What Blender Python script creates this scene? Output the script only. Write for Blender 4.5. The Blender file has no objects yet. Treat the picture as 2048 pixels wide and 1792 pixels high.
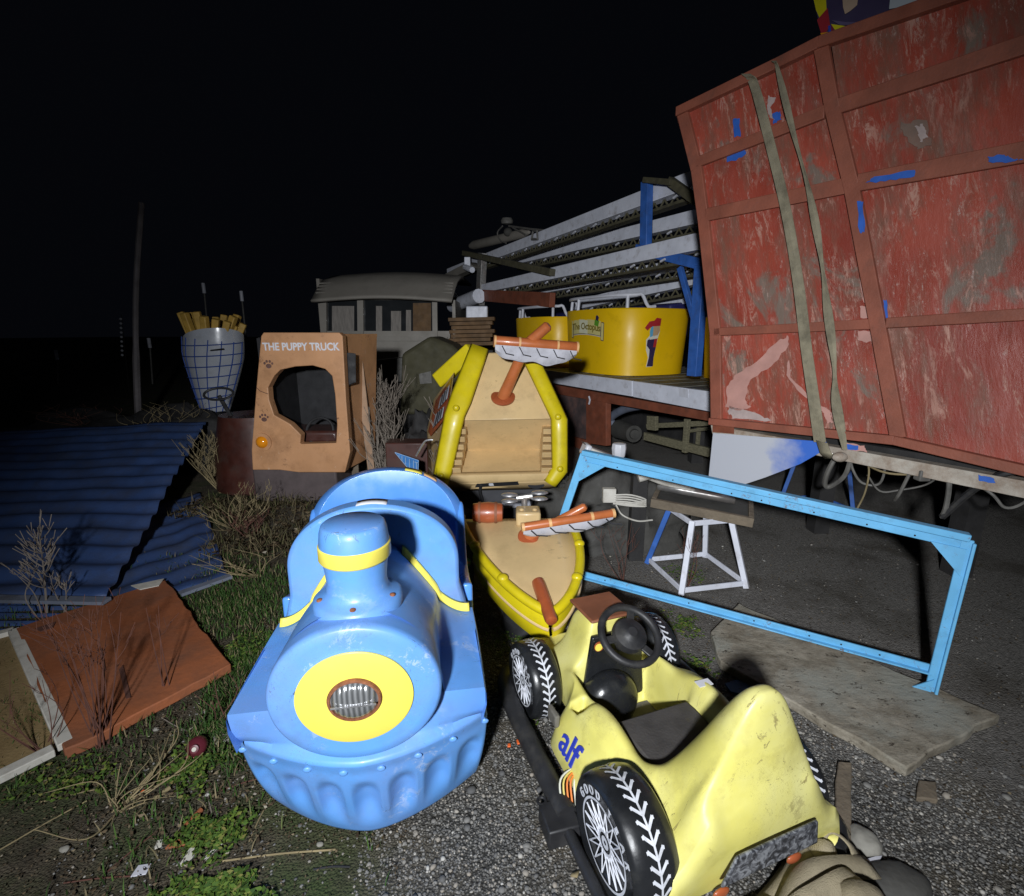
import bpy, math, random
import numpy as np
from mathutils import Vector, Matrix
random.seed(7); np.random.seed(7)
R = math.radians
sc = bpy.context.scene
col = sc.collection

# ------------------------------------------------------------------ camera, sky, light, exposure
CAM_H, PITCH = 1.6, R(13)
cd = bpy.data.cameras.new('camera'); cd.sensor_width = 36; cd.lens = 36*1000/2048
cd.clip_start = 0.05; cd.clip_end = 500
cam = bpy.data.objects.new('camera', cd); col.objects.link(cam)
cam.location = (0, 0, CAM_H); cam.rotation_euler = (R(90)-PITCH, 0, 0)
sc.camera = cam
w = bpy.data.worlds.new('World'); sc.world = w; w.use_nodes = True
bg = w.node_tree.nodes['Background']
bg.inputs[0].default_value = (0.55, 0.65, 1.0, 1); bg.inputs[1].default_value = 0.0025
# the photographer's torch, held high and a little to the left
ld = bpy.data.lights.new('torch', 'SPOT'); ld.energy = 215; ld.color = (0.93, 0.96, 1.0)
ld.spot_size = R(100); ld.spot_blend = 1.0; ld.shadow_soft_size = 0.08
ld.use_nodes = True
nt = ld.node_tree; em = nt.nodes['Emission']
lf = nt.nodes.new('ShaderNodeLightFalloff'); lf.inputs[0].default_value = 1.0; lf.inputs[1].default_value = 0.0
nt.links.new(lf.outputs['Linear'], em.inputs['Strength'])
lo = bpy.data.objects.new('torch', ld); col.objects.link(lo)
lo.location = (-0.34, -1.05, 2.0)
lo.rotation_euler = (Vector((0.1, 2.6, 0.55))-Vector(lo.location)).to_track_quat('-Z', 'Y').to_euler()
sc.view_settings.view_transform = 'Standard'; sc.view_settings.look = 'None'
sc.view_settings.exposure = 0; sc.view_settings.gamma = 1
sc.render.engine = 'CYCLES'
try:
    sc.cycles.use_denoising = True; sc.cycles.max_bounces = 6; sc.cycles.sample_clamp_indirect = 4
except Exception: pass

# ------------------------------------------------------------------ helpers
_c, _s = math.cos(PITCH), math.sin(PITCH)
def ray(u, v):
    x = (u-1024)/1000; y = (896-v)/1000
    return Vector((x, _c+_s*y, -_s+_c*y))
def W(u, v, z=0.0, t=None, Y=None):
    """point of the place seen in direction (u, v) at a height z, a range t or a distance Y"""
    d = ray(u, v)
    if Y is not None: t = Y/d.y
    elif t is None: t = (z-CAM_H)/d.z
    return Vector((0, 0, CAM_H))+d*t
def V(*a): return Vector(a)

class MB:
    def __init__(s): s.v = []; s.f = []
    def add(s, vs, fs):
        n = len(s.v); s.v += [tuple(p) for p in vs]; s.f += [tuple(i+n for i in f) for f in fs]; return s
    def box(s, c, d, M=None):
        x, y, z = d[0]/2, d[1]/2, d[2]/2
        vs = [V(a*x, b*y, e*z) for e in (-1, 1) for a, b in ((-1, -1), (1, -1), (1, 1), (-1, 1))]
        if M is not None: vs = [M @ p for p in vs]
        c = Vector(c)
        return s.add([p+c for p in vs], [(3,2,1,0),(4,5,6,7),(0,1,5,4),(1,2,6,5),(2,3,7,6),(3,0,4,7)])
    def beam(s, a, b, wd, ht, up=(0,0,1)):
        a, b, up = Vector(a), Vector(b), Vector(up)
        d = (b-a).normalized(); sd = d.cross(up).normalized(); u2 = sd.cross(d).normalized()
        vs = [p+sd*(i*wd/2)+u2*(j*ht/2) for p in (a, b) for i, j in ((-1,-1),(1,-1),(1,1),(-1,1))]
        return s.add(vs, [(0,1,2,3),(7,6,5,4),(4,5,1,0),(5,6,2,1),(6,7,3,2),(7,4,0,3)])
    def prism(s, poly, d):
        d = Vector(d); p = [Vector(q) for q in poly]; n = len(p)
        nrm = Vector((0,0,0))
        for i in range(n): nrm += p[i].cross(p[(i+1) % n])
        if nrm.dot(d) > 0: p.reverse()
        return s.add(p+[q+d for q in p], [tuple(range(n)), tuple(range(2*n-1, n-1, -1))] +
                     [(i, i+n, (i+1) % n+n, (i+1) % n) for i in range(n)])
    def tube(s, pts, r, n=8, closed=False):
        pts = [Vector(p) for p in pts]; m = len(pts)
        rs = r if isinstance(r, (list, tuple)) else [r]*m
        up = None; rings = []
        for i, p in enumerate(pts):
            if closed: d = (pts[(i+1) % m]-pts[i-1])
            else: d = (pts[min(i+1, m-1)]-pts[max(i-1, 0)])
            d = d.normalized() if d.length > 1e-9 else V(0,0,1)
            if up is None:
                up = V(0,0,1) if abs(d.z) < .9 else V(1,0,0)
            sd = d.cross(up)
            if sd.length < 1e-5: sd = d.cross(V(.3,.9,.2))
            sd.normalize(); up = sd.cross(d).normalized()
            rings.append([p+(sd*math.cos(a)+up*math.sin(a))*rs[i] for a in [2*math.pi*k/n for k in range(n)]])
        vs = [q for g in rings for q in g]; fs = []
        for i in range(m if closed else m-1):
            j = (i+1) % m
            for k in range(n):
                fs.append((i*n+k, i*n+(k+1) % n, j*n+(k+1) % n, j*n+k))
        if not closed:
            fs.append(tuple(range(n-1, -1, -1))); fs.append(tuple((m-1)*n+k for k in range(n)))
        return s.add(vs, fs)
    def lathe(s, prof, n=32, M=None, caps=True):
        vs = []; fs = []; m = len(prof)
        for r, z in prof:
            for k in range(n):
                a = 2*math.pi*k/n; vs.append(V(r*math.cos(a), r*math.sin(a), z))
        for i in range(m-1):
            for k in range(n):
                fs.append((i*n+k, i*n+(k+1) % n, (i+1)*n+(k+1) % n, (i+1)*n+k))
        if caps:
            fs.append(tuple(range(n-1, -1, -1))); fs.append(tuple((m-1)*n+k for k in range(n)))
        if M is not None: vs = [M @ p for p in vs]
        return s.add(vs, fs)
    def ball(s, c, r, nu=16, nv=10, M=None):
        r = r if isinstance(r, (list, tuple)) else (r, r, r)
        vs = [V(0,0,-r[2])]; fs = []
        for i in range(1, nv):
            b = -math.pi/2+math.pi*i/nv
            for k in range(nu):
                a = 2*math.pi*k/nu
                vs.append(V(r[0]*math.cos(b)*math.cos(a), r[1]*math.cos(b)*math.sin(a), r[2]*math.sin(b)))
        vs.append(V(0,0,r[2])); T = len(vs)-1
        for k in range(nu):
            fs.append((0, 1+(k+1) % nu, 1+k)); fs.append((T, T-nu+k, T-nu+(k+1) % nu))
        for i in range(nv-2):
            for k in range(nu):
                fs.append((1+i*nu+k, 1+i*nu+(k+1) % nu, 1+(i+1)*nu+(k+1) % nu, 1+(i+1)*nu+k))
        c = Vector(c)
        return s.add([(M @ p if M is not None else p)+c for p in vs], fs)
    def grid(s, rows, close=False):
        n = len(rows[0]); vs = [p for r in rows for p in r]; fs = []
        for i in range(len(rows)-1):
            for k in range(n if close else n-1):
                fs.append((i*n+k, i*n+(k+1) % n, (i+1)*n+(k+1) % n, (i+1)*n+k))
        return s.add(vs, fs)
    def build(s, name, mat, parent=None, smooth=True, bevel=0, thick=0, sub=0, angle=38, world=False):
        me = bpy.data.meshes.new(name)
        vs = s.v
        if world and parent is not None:
            l = parent.location; vs = [(a-l.x, b-l.y, c-l.z) for a, b, c in vs]
        me.from_pydata(vs, [], s.f); me.update()
        if smooth:
            me.polygons.foreach_set('use_smooth', [True]*len(me.polygons))
            try: me.set_sharp_from_angle(angle=R(angle))
            except Exception: pass
        o = bpy.data.objects.new(name, me); col.objects.link(o)
        me.materials.append(mat)
        if parent is not None: o.parent = parent
        if thick:
            m = o.modifiers.new('solid', 'SOLIDIFY'); m.thickness = thick; m.offset = 0
        if bevel:
            m = o.modifiers.new('bevel', 'BEVEL'); m.width = bevel; m.segments = 2; m.limit_method = 'ANGLE'; m.angle_limit = R(35)
        if sub:
            m = o.modifiers.new('sub', 'SUBSURF'); m.levels = sub; m.render_levels = sub
        return o

def tag(o, label, cat, group=None, kind=None):
    if label: o['label'] = label
    if cat: o['category'] = cat
    if group: o['group'] = group
    if kind: o['kind'] = kind
    return o
def thing(name, label, cat, loc=(0,0,0), rz=0, group=None):
    o = bpy.data.objects.new(name, None); col.objects.link(o)
    o.location = loc; o.rotation_euler = (0, 0, rz); o.empty_display_size = .1
    return tag(o, label, cat, group)

def text_mb(body, size, M, extrude=.002, bold=0.0, space=1.0, xs=1.0):
    cu = bpy.data.curves.new('t', 'FONT'); cu.body = body; cu.size = size; cu.extrude = extrude
    cu.align_x = 'CENTER'; cu.align_y = 'CENTER'; cu.offset = bold; cu.space_character = space; cu.resolution_u = 3
    o = bpy.data.objects.new('t', cu); col.objects.link(o)
    dg = bpy.context.evaluated_depsgraph_get(); me = bpy.data.meshes.new_from_object(o.evaluated_get(dg))
    mb = MB(); mb.add([M @ V(p.co.x*xs, p.co.y, p.co.z) for p in me.vertices], [tuple(f.vertices) for f in me.polygons])
    bpy.data.objects.remove(o); bpy.data.curves.remove(cu); bpy.data.meshes.remove(me)
    return mb
def frame(o, x, y):
    """matrix with origin o, first axis x, second axis y"""
    x = Vector(x).normalized(); y = Vector(y); z = x.cross(y).normalized(); y = z.cross(x).normalized(); o = Vector(o)
    return Matrix(((x.x, y.x, z.x, o.x), (x.y, y.y, z.y, o.y), (x.z, y.z, z.z, o.z), (0,0,0,1)))
def curve(pts, n=8):
    """smooth curve through points"""
    p = [Vector(q) for q in pts]; p = [p[0]*2-p[1]]+p+[p[-1]*2-p[-2]]; out = []
    for i in range(1, len(p)-2):
        for k in range(n):
            t = k/n; a, b, c, d = p[i-1], p[i], p[i+1], p[i+2]
            out.append(.5*((2*b)+(c-a)*t+(2*a-5*b+4*c-d)*t*t+(3*b-a-3*c+d)*t**3))
    return out+[p[-2]]
def sstep(a, b, x):
    t = min(1, max(0, (x-a)/(b-a))); return t*t*(3-2*t)

# ------------------------------------------------------------------ materials
def N(nt, t, **k):
    n = nt.nodes.new(t)
    for a, b in k.items(): setattr(n, a, b)
    return n
def ramp(nt, src, stops):
    r = N(nt, 'ShaderNodeValToRGB'); e = r.color_ramp.elements
    while len(e) < len(stops): e.new(.5)
    for i, (p, c) in enumerate(stops):
        e[i].position = p; e[i].color = tuple(c)+(1,) if len(c) == 3 else c
    nt.links.new(src, r.inputs[0]); return r.outputs[0]
def noise(nt, vec, scale, detail=4, rough=.55, dist=0):
    n = N(nt, 'ShaderNodeTexNoise'); n.inputs['Scale'].default_value = scale
    n.inputs['Detail'].default_value = detail; n.inputs['Roughness'].default_value = rough; n.inputs['Distortion'].default_value = dist
    if vec is not None: nt.links.new(vec, n.inputs['Vector'])
    return n.outputs[0]
def mixc(nt, f, a, b):
    m = N(nt, 'ShaderNodeMix', data_type='RGBA')
    for s, v in ((0, f), (6, a), (7, b)):
        if isinstance(v, (int, float)): m.inputs[s].default_value = v
        elif isinstance(v, tuple): m.inputs[s].default_value = v if len(v) == 4 else v+(1,)
        else: nt.links.new(v, m.inputs[s])
    return m.outputs[2]
BW = lambda a, b: [(a, (0,0,0)), (b, (1,1,1))]
def coords(nt, sc=None, off=None):
    tc = N(nt, 'ShaderNodeTexCoord'); o = tc.outputs['Object']
    if sc or off:
        mp = N(nt, 'ShaderNodeMapping')
        if sc: mp.inputs['Scale'].default_value = sc
        if off: mp.inputs['Location'].default_value = off
        nt.links.new(o, mp.inputs[0]); o = mp.outputs[0]
    return o
def newmat(name):
    m = bpy.data.materials.new(name); m.use_nodes = True
    nt = m.node_tree; return m, nt, nt.nodes['Principled BSDF']
def pm(name, c, rough=.5, var=.12, vs=7, dirt=0.0, dcol=(.045,.038,.03), ds=5, bump=0.0, bs=70, metal=0, coat=0, scratch=0, stretch=None, spec=.5, fade=None, chip=None):
    m, nt, b = newmat(name)
    co = coords(nt, stretch)
    lo_ = tuple(max(0, x*(1-var)) for x in c); hi = tuple(min(1, x*(1+var)) for x in c)
    cc = mixc(nt, ramp(nt, noise(nt, co, vs), BW(.3, .7)), lo_, hi)
    if fade:
        cc = mixc(nt, ramp(nt, noise(nt, co, 2.6, 7, .62, .4), BW(.42, .66)), cc, fade)
    if dirt:
        d = ramp(nt, noise(nt, co, ds, 9, .68), BW(.62-.3*dirt, .80-.15*dirt))
        mul = N(nt, 'ShaderNodeMath', operation='MULTIPLY'); nt.links.new(d, mul.inputs[0]); mul.inputs[1].default_value = min(1, .35+dirt*.6)
        cc = mixc(nt, mul.outputs[0], cc, dcol)
    if scratch:
        cs = coords(nt, (1, 1, 1))
        nw = N(nt, 'ShaderNodeTexNoise'); nw.inputs['Scale'].default_value = 34; nw.inputs['Detail'].default_value = 2; nw.inputs['Distortion'].default_value = 3
        nt.links.new(cs, nw.inputs['Vector'])
        d = ramp(nt, nw.outputs[0], [(.49, (0,0,0)), (.5, (scratch,)*3), (.51, (0,0,0))])
        g = ramp(nt, noise(nt, co, 4, 3), BW(.5, .62))
        mul = N(nt, 'ShaderNodeMath', operation='MULTIPLY'); nt.links.new(d, mul.inputs[0]); nt.links.new(g, mul.inputs[1])
        cc = mixc(nt, mul.outputs[0], cc, dcol)
    if chip:
        gate = ramp(nt, noise(nt, co, 3.1, 4, .6), BW(.44, .60))
        for (ccol, sc_, a_, st) in chip:
            mpc = N(nt, 'ShaderNodeMapping'); mpc.inputs['Scale'].default_value = st; mpc.inputs['Rotation'].default_value = (.4, .7, .5); nt.links.new(co, mpc.inputs[0])
            d = ramp(nt, noise(nt, mpc.outputs[0], sc_, 12, .82, .5), BW(a_-.05, a_-.03))
            mul = N(nt, 'ShaderNodeMath', operation='MULTIPLY'); nt.links.new(d, mul.inputs[0]); nt.links.new(gate, mul.inputs[1])
            cc = mixc(nt, mul.outputs[0], cc, ccol)
    nt.links.new(cc, b.inputs['Base Color'])
    rr = ramp(nt, noise(nt, co, vs*1.7, 6), [(.3, (max(.03, rough-.12),)*3), (.75, (min(1, rough+.15),)*3)])
    nt.links.new(rr, b.inputs['Roughness'])
    b.inputs['Metallic'].default_value = metal; b.inputs['Coat Weight'].default_value = coat; b.inputs['Coat Roughness'].default_value = .12
    b.inputs['Specular IOR Level'].default_value = spec
    if bump:
        bn = N(nt, 'ShaderNodeBump'); bn.inputs['Strength'].default_value = bump; bn.inputs['Distance'].default_value = .01
        nt.links.new(noise(nt, co, bs, 5), bn.inputs['Height']); nt.links.new(bn.outputs[0], b.inputs['Normal'])
    return m

M = {}
M['blue'] = pm('blue_fibreglass', (.125,.35,.80), .42, .10, 5, dirt=.36, dcol=(.13,.20,.34), ds=5.5, coat=.1, scratch=1.0, fade=(.175,.33,.72), chip=[((.34,.48,.76), 9, .62, (1,1,1)), ((.06,.08,.13), 16, .655, (1,3,.4)), ((.10,.10,.10), 26, .67, (1,1,1))])
M['blue_rear'] = pm('blue_fibreglass_rear', (.10,.31,.82), .28, .06, 5, dirt=.1, dcol=(.10,.13,.17), ds=3.5, coat=.35)
M['tyellow'] = pm('train_yellow', (.86,.74,.12), .38, .05, 6, dirt=.06, dcol=(.35,.28,.05), ds=6)
M['white_sticker'] = pm('white_sticker', (.68,.68,.72), .5, .06, 12, dirt=.2, dcol=(.4,.4,.42))
M['rust_bolt'] = pm('rust_bolt', (.22,.08,.035), .8, .4, 60, bump=.3)
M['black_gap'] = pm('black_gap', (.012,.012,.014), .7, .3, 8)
M['kart'] = pm('kart_yellow', (.72,.66,.17), .48, .10, 6, dirt=.36, dcol=(.36,.31,.09), ds=7, scratch=1.0, fade=(.74,.70,.28), chip=[((.26,.21,.08), 14, .63, (1,3,.5)), ((.10,.085,.05), 30, .67, (1,1,1))], bump=.05, bs=220)
M['kartblack'] = pm('kart_black', (.015,.016,.018), .3, .3, 10, dirt=.25, dcol=(.06,.06,.055), ds=9, bump=.05)
M['rubber'] = pm('black_rubber', (.022,.022,.024), .5, .3, 14, dirt=.35, dcol=(.08,.075,.065), ds=9, bump=.08)
M['seat'] = pm('seat_pad', (.055,.05,.047), .75, .25, 14, dirt=.35, dcol=(.16,.13,.04), ds=5, bump=.25, bs=120, scratch=.8)
M['tread'] = pm('white_print', (.66,.68,.74), .55, .1, 20, dirt=.5, dcol=(.22,.22,.22), ds=30)
M['navy'] = pm('blue_lettering', (.03,.05,.42), .45, .1, 20)
M['kbrown'] = pm('brown_cowl', (.24,.085,.04), .6, .2, 10, dirt=.2)
M['floor_grey'] = pm('dusty_footwell', (.14,.13,.11), .85, .25, 14, bump=.2)
M['shipyellow'] = pm('ship_yellow', (.62,.50,.008), .42, .10, 6, dirt=.30, dcol=(.30,.23,.02), ds=7, coat=.1, scratch=.6)
M['cream'] = pm('cream_plastic', (.64,.46,.23), .40, .10, 3, dirt=.34, dcol=(.36,.25,.12), ds=5, coat=.1, scratch=.7, chip=[((.26,.18,.09), 14, .64, (1,3,.5)), ((.10,.08,.05), 26, .68, (1,1,1))])
M['shipbrown'] = pm('ship_brown', (.36,.085,.03), .34, .15, 9, dirt=.12, coat=.3)
M['mast'] = pm('mast_orange_brown', (.48,.14,.045), .38, .12, 9, dirt=.2, dcol=(.25,.07,.02), coat=.2)
M['ring'] = pm('mast_ring_cream', (.72,.42,.18), .5, .1, 10)
M['sail'] = pm('furled_sail_white', (.50,.50,.55), .5, .15, 12, dirt=.25, dcol=(.15,.15,.18), ds=14)
M['silver'] = pm('worn_silver', (.6,.6,.62), .35, .2, 30, metal=.8)
M['steel'] = pm('dull_steel', (.35,.34,.33), .45, .3, 20, metal=.6, dirt=.4, dcol=(.16,.08,.04))
M['black'] = pm('black_paint', (.02,.02,.022), .55, .4, 8, dirt=.3, dcol=(.07,.065,.06))
M['charcoal'] = pm('charcoal_base', (.035,.036,.042), .6, .2, 8, dirt=.25, dcol=(.08,.075,.07))
M['lilac'] = pm('grey_plate', (.36,.37,.42), .5, .1, 12, dirt=.2)
M['frameblue'] = pm('sky_blue_steel', (.13,.42,.70), .5, .10, 9, dirt=.22, dcol=(.06,.13,.18), ds=14, chip=[((.16,.075,.035), 22, .62, (1,1,1))])
M['white'] = pm('white_paint', (.56,.57,.63), .5, .08, 6, dirt=.35, dcol=(.20,.19,.17), ds=6)
M['whitecool'] = pm('white_steel', (.64,.66,.74), .5, .1, 6, dirt=.3, dcol=(.20,.15,.10), ds=10)
M['stblue'] = pm('royal_blue_steel', (.035,.12,.42), .5, .2, 8, dirt=.35, dcol=(.05,.06,.09), ds=10)
M['rustbrown'] = pm('red_brown_steel', (.19,.055,.028), .65, .25, 7, dirt=.35, dcol=(.09,.045,.03), ds=10, bump=.15)
M['octo'] = pm('octopus_yellow', (.76,.47,.004), .42, .06, 2, dirt=.12, dcol=(.25,.16,.01), ds=3)
M['octo_in'] = pm('octopus_inside_blue', (.02,.02,.10), .5, .2, 5)
M['deck'] = pm('deck_plate', (.16,.155,.13), .6, .25, 8, dirt=.4, bump=.2)
M['greenwood'] = pm('mossy_wood', (.16,.145,.09), .85, .35, 8, dirt=.5, dcol=(.05,.05,.025), ds=9, bump=.4, stretch=(3,3,14))
M['lattice'] = pm('olive_lattice', (.075,.068,.038), .8, .3, 12, dirt=.4)
M['wood'] = pm('weathered_wood', (.15,.12,.085), .9, .3, 6, dirt=.4, dcol=(.05,.04,.03), ds=8, bump=.6, bs=40)
M['dark'] = pm('dark_stuff', (.018,.017,.017), .8, .4, 6, bump=.4, bs=20)
M['cable'] = pm('grey_cable', (.13,.125,.115), .7, .3, 20, dirt=.4)
M['strap'] = pm('grimy_strap', (.27,.24,.165), .85, .2, 12, dirt=.45, dcol=(.075,.065,.045), ds=10, bump=.4, bs=260)
M['heap'] = pm('grimy_tarp', (.055,.053,.048), .8, .4, 5, dirt=.4, dcol=(.02,.02,.018), bump=.5, bs=26)
M['caravan'] = pm('caravan_cream', (.25,.23,.20), .6, .15, 3, dirt=.35, dcol=(.14,.13,.11), ds=3)
M['pane'] = pm('dark_window', (.018,.02,.022), .08, .2, 2)
M['curtain'] = pm('faded_curtain', (.22,.20,.18), .9, .25, 12, stretch=(6,6,.6))
M['tarp'] = pm('olive_tarp', (.06,.055,.028), .8, .25, 5, dirt=.3, bump=.3, bs=12)
M['truck'] = pm('truck_tan', (.50,.26,.125), .5, .12, 4, chip=[((.24,.12,.06), 12, .63, (1,1,1)), ((.62,.45,.32), 14, .66, (1,1,.4))], dirt=.35, dcol=(.22,.10,.04), ds=5, scratch=.4)
M['truckside'] = M['truck']
M['paw'] = pm('paw_brown', (.13,.065,.05), .6, .2, 20)
M['maroon'] = pm('dark_maroon', (.055,.016,.011), .5, .3, 6, dirt=.3, coat=.2)
M['amber'] = pm('amber_lens', (.75,.26,.01), .15, .1, 10, coat=.6)
M['base'] = pm('taupe_base', (.085,.065,.065), .7, .2, 8, dirt=.3)
M['fry'] = pm('fries_yellow', (.42,.26,.05), .6, .2, 12, dirt=.2, dcol=(.2,.12,.03))
M['cone'] = pm('cone_white', (.36,.38,.42), .25, .06, 6, dirt=.15, dcol=(.2,.2,.2), coat=.4)
M['conegrid'] = pm('cone_blue_line', (.02,.06,.26), .5, .1, 20)
M['pole'] = pm('grey_pole', (.16,.145,.15), .7, .3, 4)
M['door'] = pm('orange_door', (.28,.088,.033), .75, .2, 3, dirt=.55, dcol=(.13,.055,.03), ds=5, bump=.25, bs=50)
M['panelwood'] = pm('stained_ply', (.27,.19,.085), .8, .25, 4, dirt=.65, dcol=(.09,.05,.015), ds=4, bump=.3)
M['oldwhite'] = pm('old_white_trim', (.52,.50,.45), .7, .12, 8, dirt=.4, dcol=(.2,.17,.12), ds=12)
M['tin'] = pm('blue_tin', (.032,.066,.18), .6, .3, 2.5, dirt=.6, dcol=(.040,.045,.062), ds=3.5, bump=.25)
M['tinedge'] = pm('tin_edge', (.15,.17,.22), .6, .2, 6, dirt=.4)
M['twig'] = pm('dry_stem', (.20,.17,.14), .9, .3, 14)
M['twigred'] = pm('red_stem', (.10,.04,.028), .9, .3, 14)
M['straw'] = pm('dry_straw', (.24,.19,.10), .9, .35, 14)
M['grassm'] = pm('grass_green', (.045,.10,.018), .7, .5, 3, spec=.3)
M['leafm'] = pm('weed_leaf', (.12,.20,.02), .6, .4, 4, spec=.3)
M['bottle'] = pm('maroon_plastic', (.11,.018,.028), .3, .2, 10, coat=.3)
M['pink'] = pm('pink_plastic', (.55,.17,.15), .5, .1, 10)
M['orange'] = pm('orange_scrap', (.70,.12,.02), .6, .2, 10)
M['litterw'] = pm('pale_litter', (.50,.48,.42), .8, .15, 20, dirt=.4)
M['wirey'] = pm('wire_yellow', (.62,.50,.12), .5, .1, 5)
M['wireo'] = pm('wire_orange', (.70,.20,.03), .5, .1, 5)
M['wirew'] = pm('wire_white', (.60,.60,.50), .5, .1, 5)
M['green'] = pm('green_sticker', (.10,.32,.08), .5, .1, 10)
M['orange_sticker'] = pm('orange_sticker', (.72,.26,.03), .5, .1, 10)
M['bluetxt'] = pm('sign_blue', (.03,.16,.42), .5, .2, 20, dirt=.3, dcol=(.01,.05,.14))
M['paleb'] = pm('sign_pale_blue', (.25,.40,.62), .5, .1, 20)
M['plastic_white'] = pm('white_lamp_plastic', (.55,.56,.60), .35, .08, 10, dirt=.25)
M['soil'] = pm('damp_soil', (.05,.043,.032), .9, .5, 9, dirt=.4, dcol=(.02,.018,.012), ds=14, bump=.9, bs=60)
M['stone'] = pm('pale_stone', (.24,.23,.20), .85, .3, 9, dirt=.4, bump=.4, bs=25)
M['pallet'] = pm('pallet_wood', (.13,.075,.035), .85, .3, 6, dirt=.4)

# ------------------------------------------------------------------ ground
def ground_mat():
    m, nt, b = newmat('yard_ground')
    co = coords(nt)
    sep = N(nt, 'ShaderNodeSeparateXYZ'); nt.links.new(co, sep.inputs[0])
    # gravel: cells of many greys
    vo = N(nt, 'ShaderNodeTexVoronoi'); vo.inputs['Scale'].default_value = 135; nt.links.new(co, vo.inputs['Vector'])
    vg = ramp(nt, vo.outputs['Color'], [(.0, (.085,.082,.076)), (.5, (.165,.16,.148)), (.82, (.21,.20,.182)), (.97, (.34,.33,.30))])
    gap = ramp(nt, vo.outputs['Distance'], [(.25, (1,1,1)), (.62, (.25,.25,.25))])
    gm = N(nt, 'ShaderNodeMix', data_type='RGBA', blend_type='MULTIPLY'); gm.inputs[0].default_value = 1
    nt.links.new(vg, gm.inputs[6]); nt.links.new(gap, gm.inputs[7]); gravel = gm.outputs[2]
    # dirt / turf
    dirt = mixc(nt, ramp(nt, noise(nt, co, 9, 8, .7), BW(.35, .7)), (.035,.029,.02), (.12,.10,.07))
    dirt = mixc(nt, ramp(nt, noise(nt, co, 2.3, 5, .6), BW(.45, .62)), dirt, (.045,.062,.022))
    # tarmac with grit and stains
    tar = mixc(nt, ramp(nt, noise(nt, co, 60, 6, .75), BW(.35, .8)), (.085,.08,.073), (.27,.255,.235))
    tar = mixc(nt, ramp(nt, noise(nt, co, 1.6, 6, .65), BW(.52, .66)), tar, (.085,.077,.066))
    nz = noise(nt, co, 2.5, 5, .6)
    def line(a, bb, c, soft):
        # smooth 0..1 of a*x + b*y + c + noise
        m1 = N(nt, 'ShaderNodeMath', operation='MULTIPLY'); nt.links.new(sep.outputs[0], m1.inputs[0]); m1.inputs[1].default_value = a
        m2 = N(nt, 'ShaderNodeMath', operation='MULTIPLY_ADD'); nt.links.new(sep.outputs[1], m2.inputs[0]); m2.inputs[1].default_value = bb; nt.links.new(m1.outputs[0], m2.inputs[2])
        m3 = N(nt, 'ShaderNodeMath', operation='MULTIPLY_ADD'); nt.links.new(nz, m3.inputs[0]); m3.inputs[1].default_value = .9; nt.links.new(m2.outputs[0], m3.inputs[2])
        m4 = N(nt, 'ShaderNodeMath', operation='ADD'); nt.links.new(m3.outputs[0], m4.inputs[0]); m4.inputs[1].default_value = c+.05
        return ramp(nt, m4.outputs[0], BW(.5-soft, .5+soft))
    f_left = line(-1, .15, -.60, .12)     # 1 on the left
    f_back = line(.55, .8, -2.05, .2)    # 1 to the right and back
    gravel = mixc(nt, ramp(nt, noise(nt, co, 2.2, 7, .65), BW(.47, .64)), gravel, (.085,.072,.052))
    cc = mixc(nt, f_back, gravel, tar)
    cc = mixc(nt, f_left, cc, dirt)
    nt.links.new(cc, b.inputs['Base Color']); b.inputs['Roughness'].default_value = .9; b.inputs['Specular IOR Level'].default_value = .25
    bn = N(nt, 'ShaderNodeBump'); bn.inputs['Strength'].default_value = .8; bn.inputs['Distance'].default_value = .012
    ad = N(nt, 'ShaderNodeMath', operation='MULTIPLY_ADD'); nt.links.new(vo.outputs['Distance'], ad.inputs[0]); ad.inputs[1].default_value = -.7
    nt.links.new(noise(nt, co, 45, 8, .7), ad.inputs[2]); nt.links.new(ad.outputs[0], bn.inputs['Height']); nt.links.new(bn.outputs[0], b.inputs['Normal'])
    return m
g = MB(); n = 60
xs = [-150, -60, -20]+list(np.linspace(-8, 8, n))+[20, 60, 150]
ys = [-60, -15]+list(np.linspace(-2, 14, n))+[30, 80, 200]
from mathutils import noise as mn
g.grid([[V(x, y, .012*mn.noise((x*1.7, y*1.7, 0)) if abs(x) < 8 and -2 < y < 14 else 0) for x in xs] for y in ys])
gnd = g.build('ground', ground_mat()); gnd['kind'] = 'structure'

def fast(name, vs, fs, mat, **k):
    me = bpy.data.meshes.new(name)
    nv, nf, c = len(vs), len(fs), fs.shape[1]
    me.vertices.add(nv); me.vertices.foreach_set('co', np.asarray(vs, dtype=np.float32).ravel())
    me.loops.add(nf*c); me.polygons.add(nf)
    me.polygons.foreach_set('loop_start', np.arange(0, nf*c, c, dtype=np.int32))
    me.polygons.foreach_set('loop_total', np.full(nf, c, dtype=np.int32))
    me.loops.foreach_set('vertex_index', fs.astype(np.int32).ravel())
    me.update(calc_edges=True); me.validate()
    if k.get('smooth'): me.polygons.foreach_set('use_smooth', [True]*nf)
    o = bpy.data.objects.new(name, me); col.objects.link(o); me.materials.append(mat); return o

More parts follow.
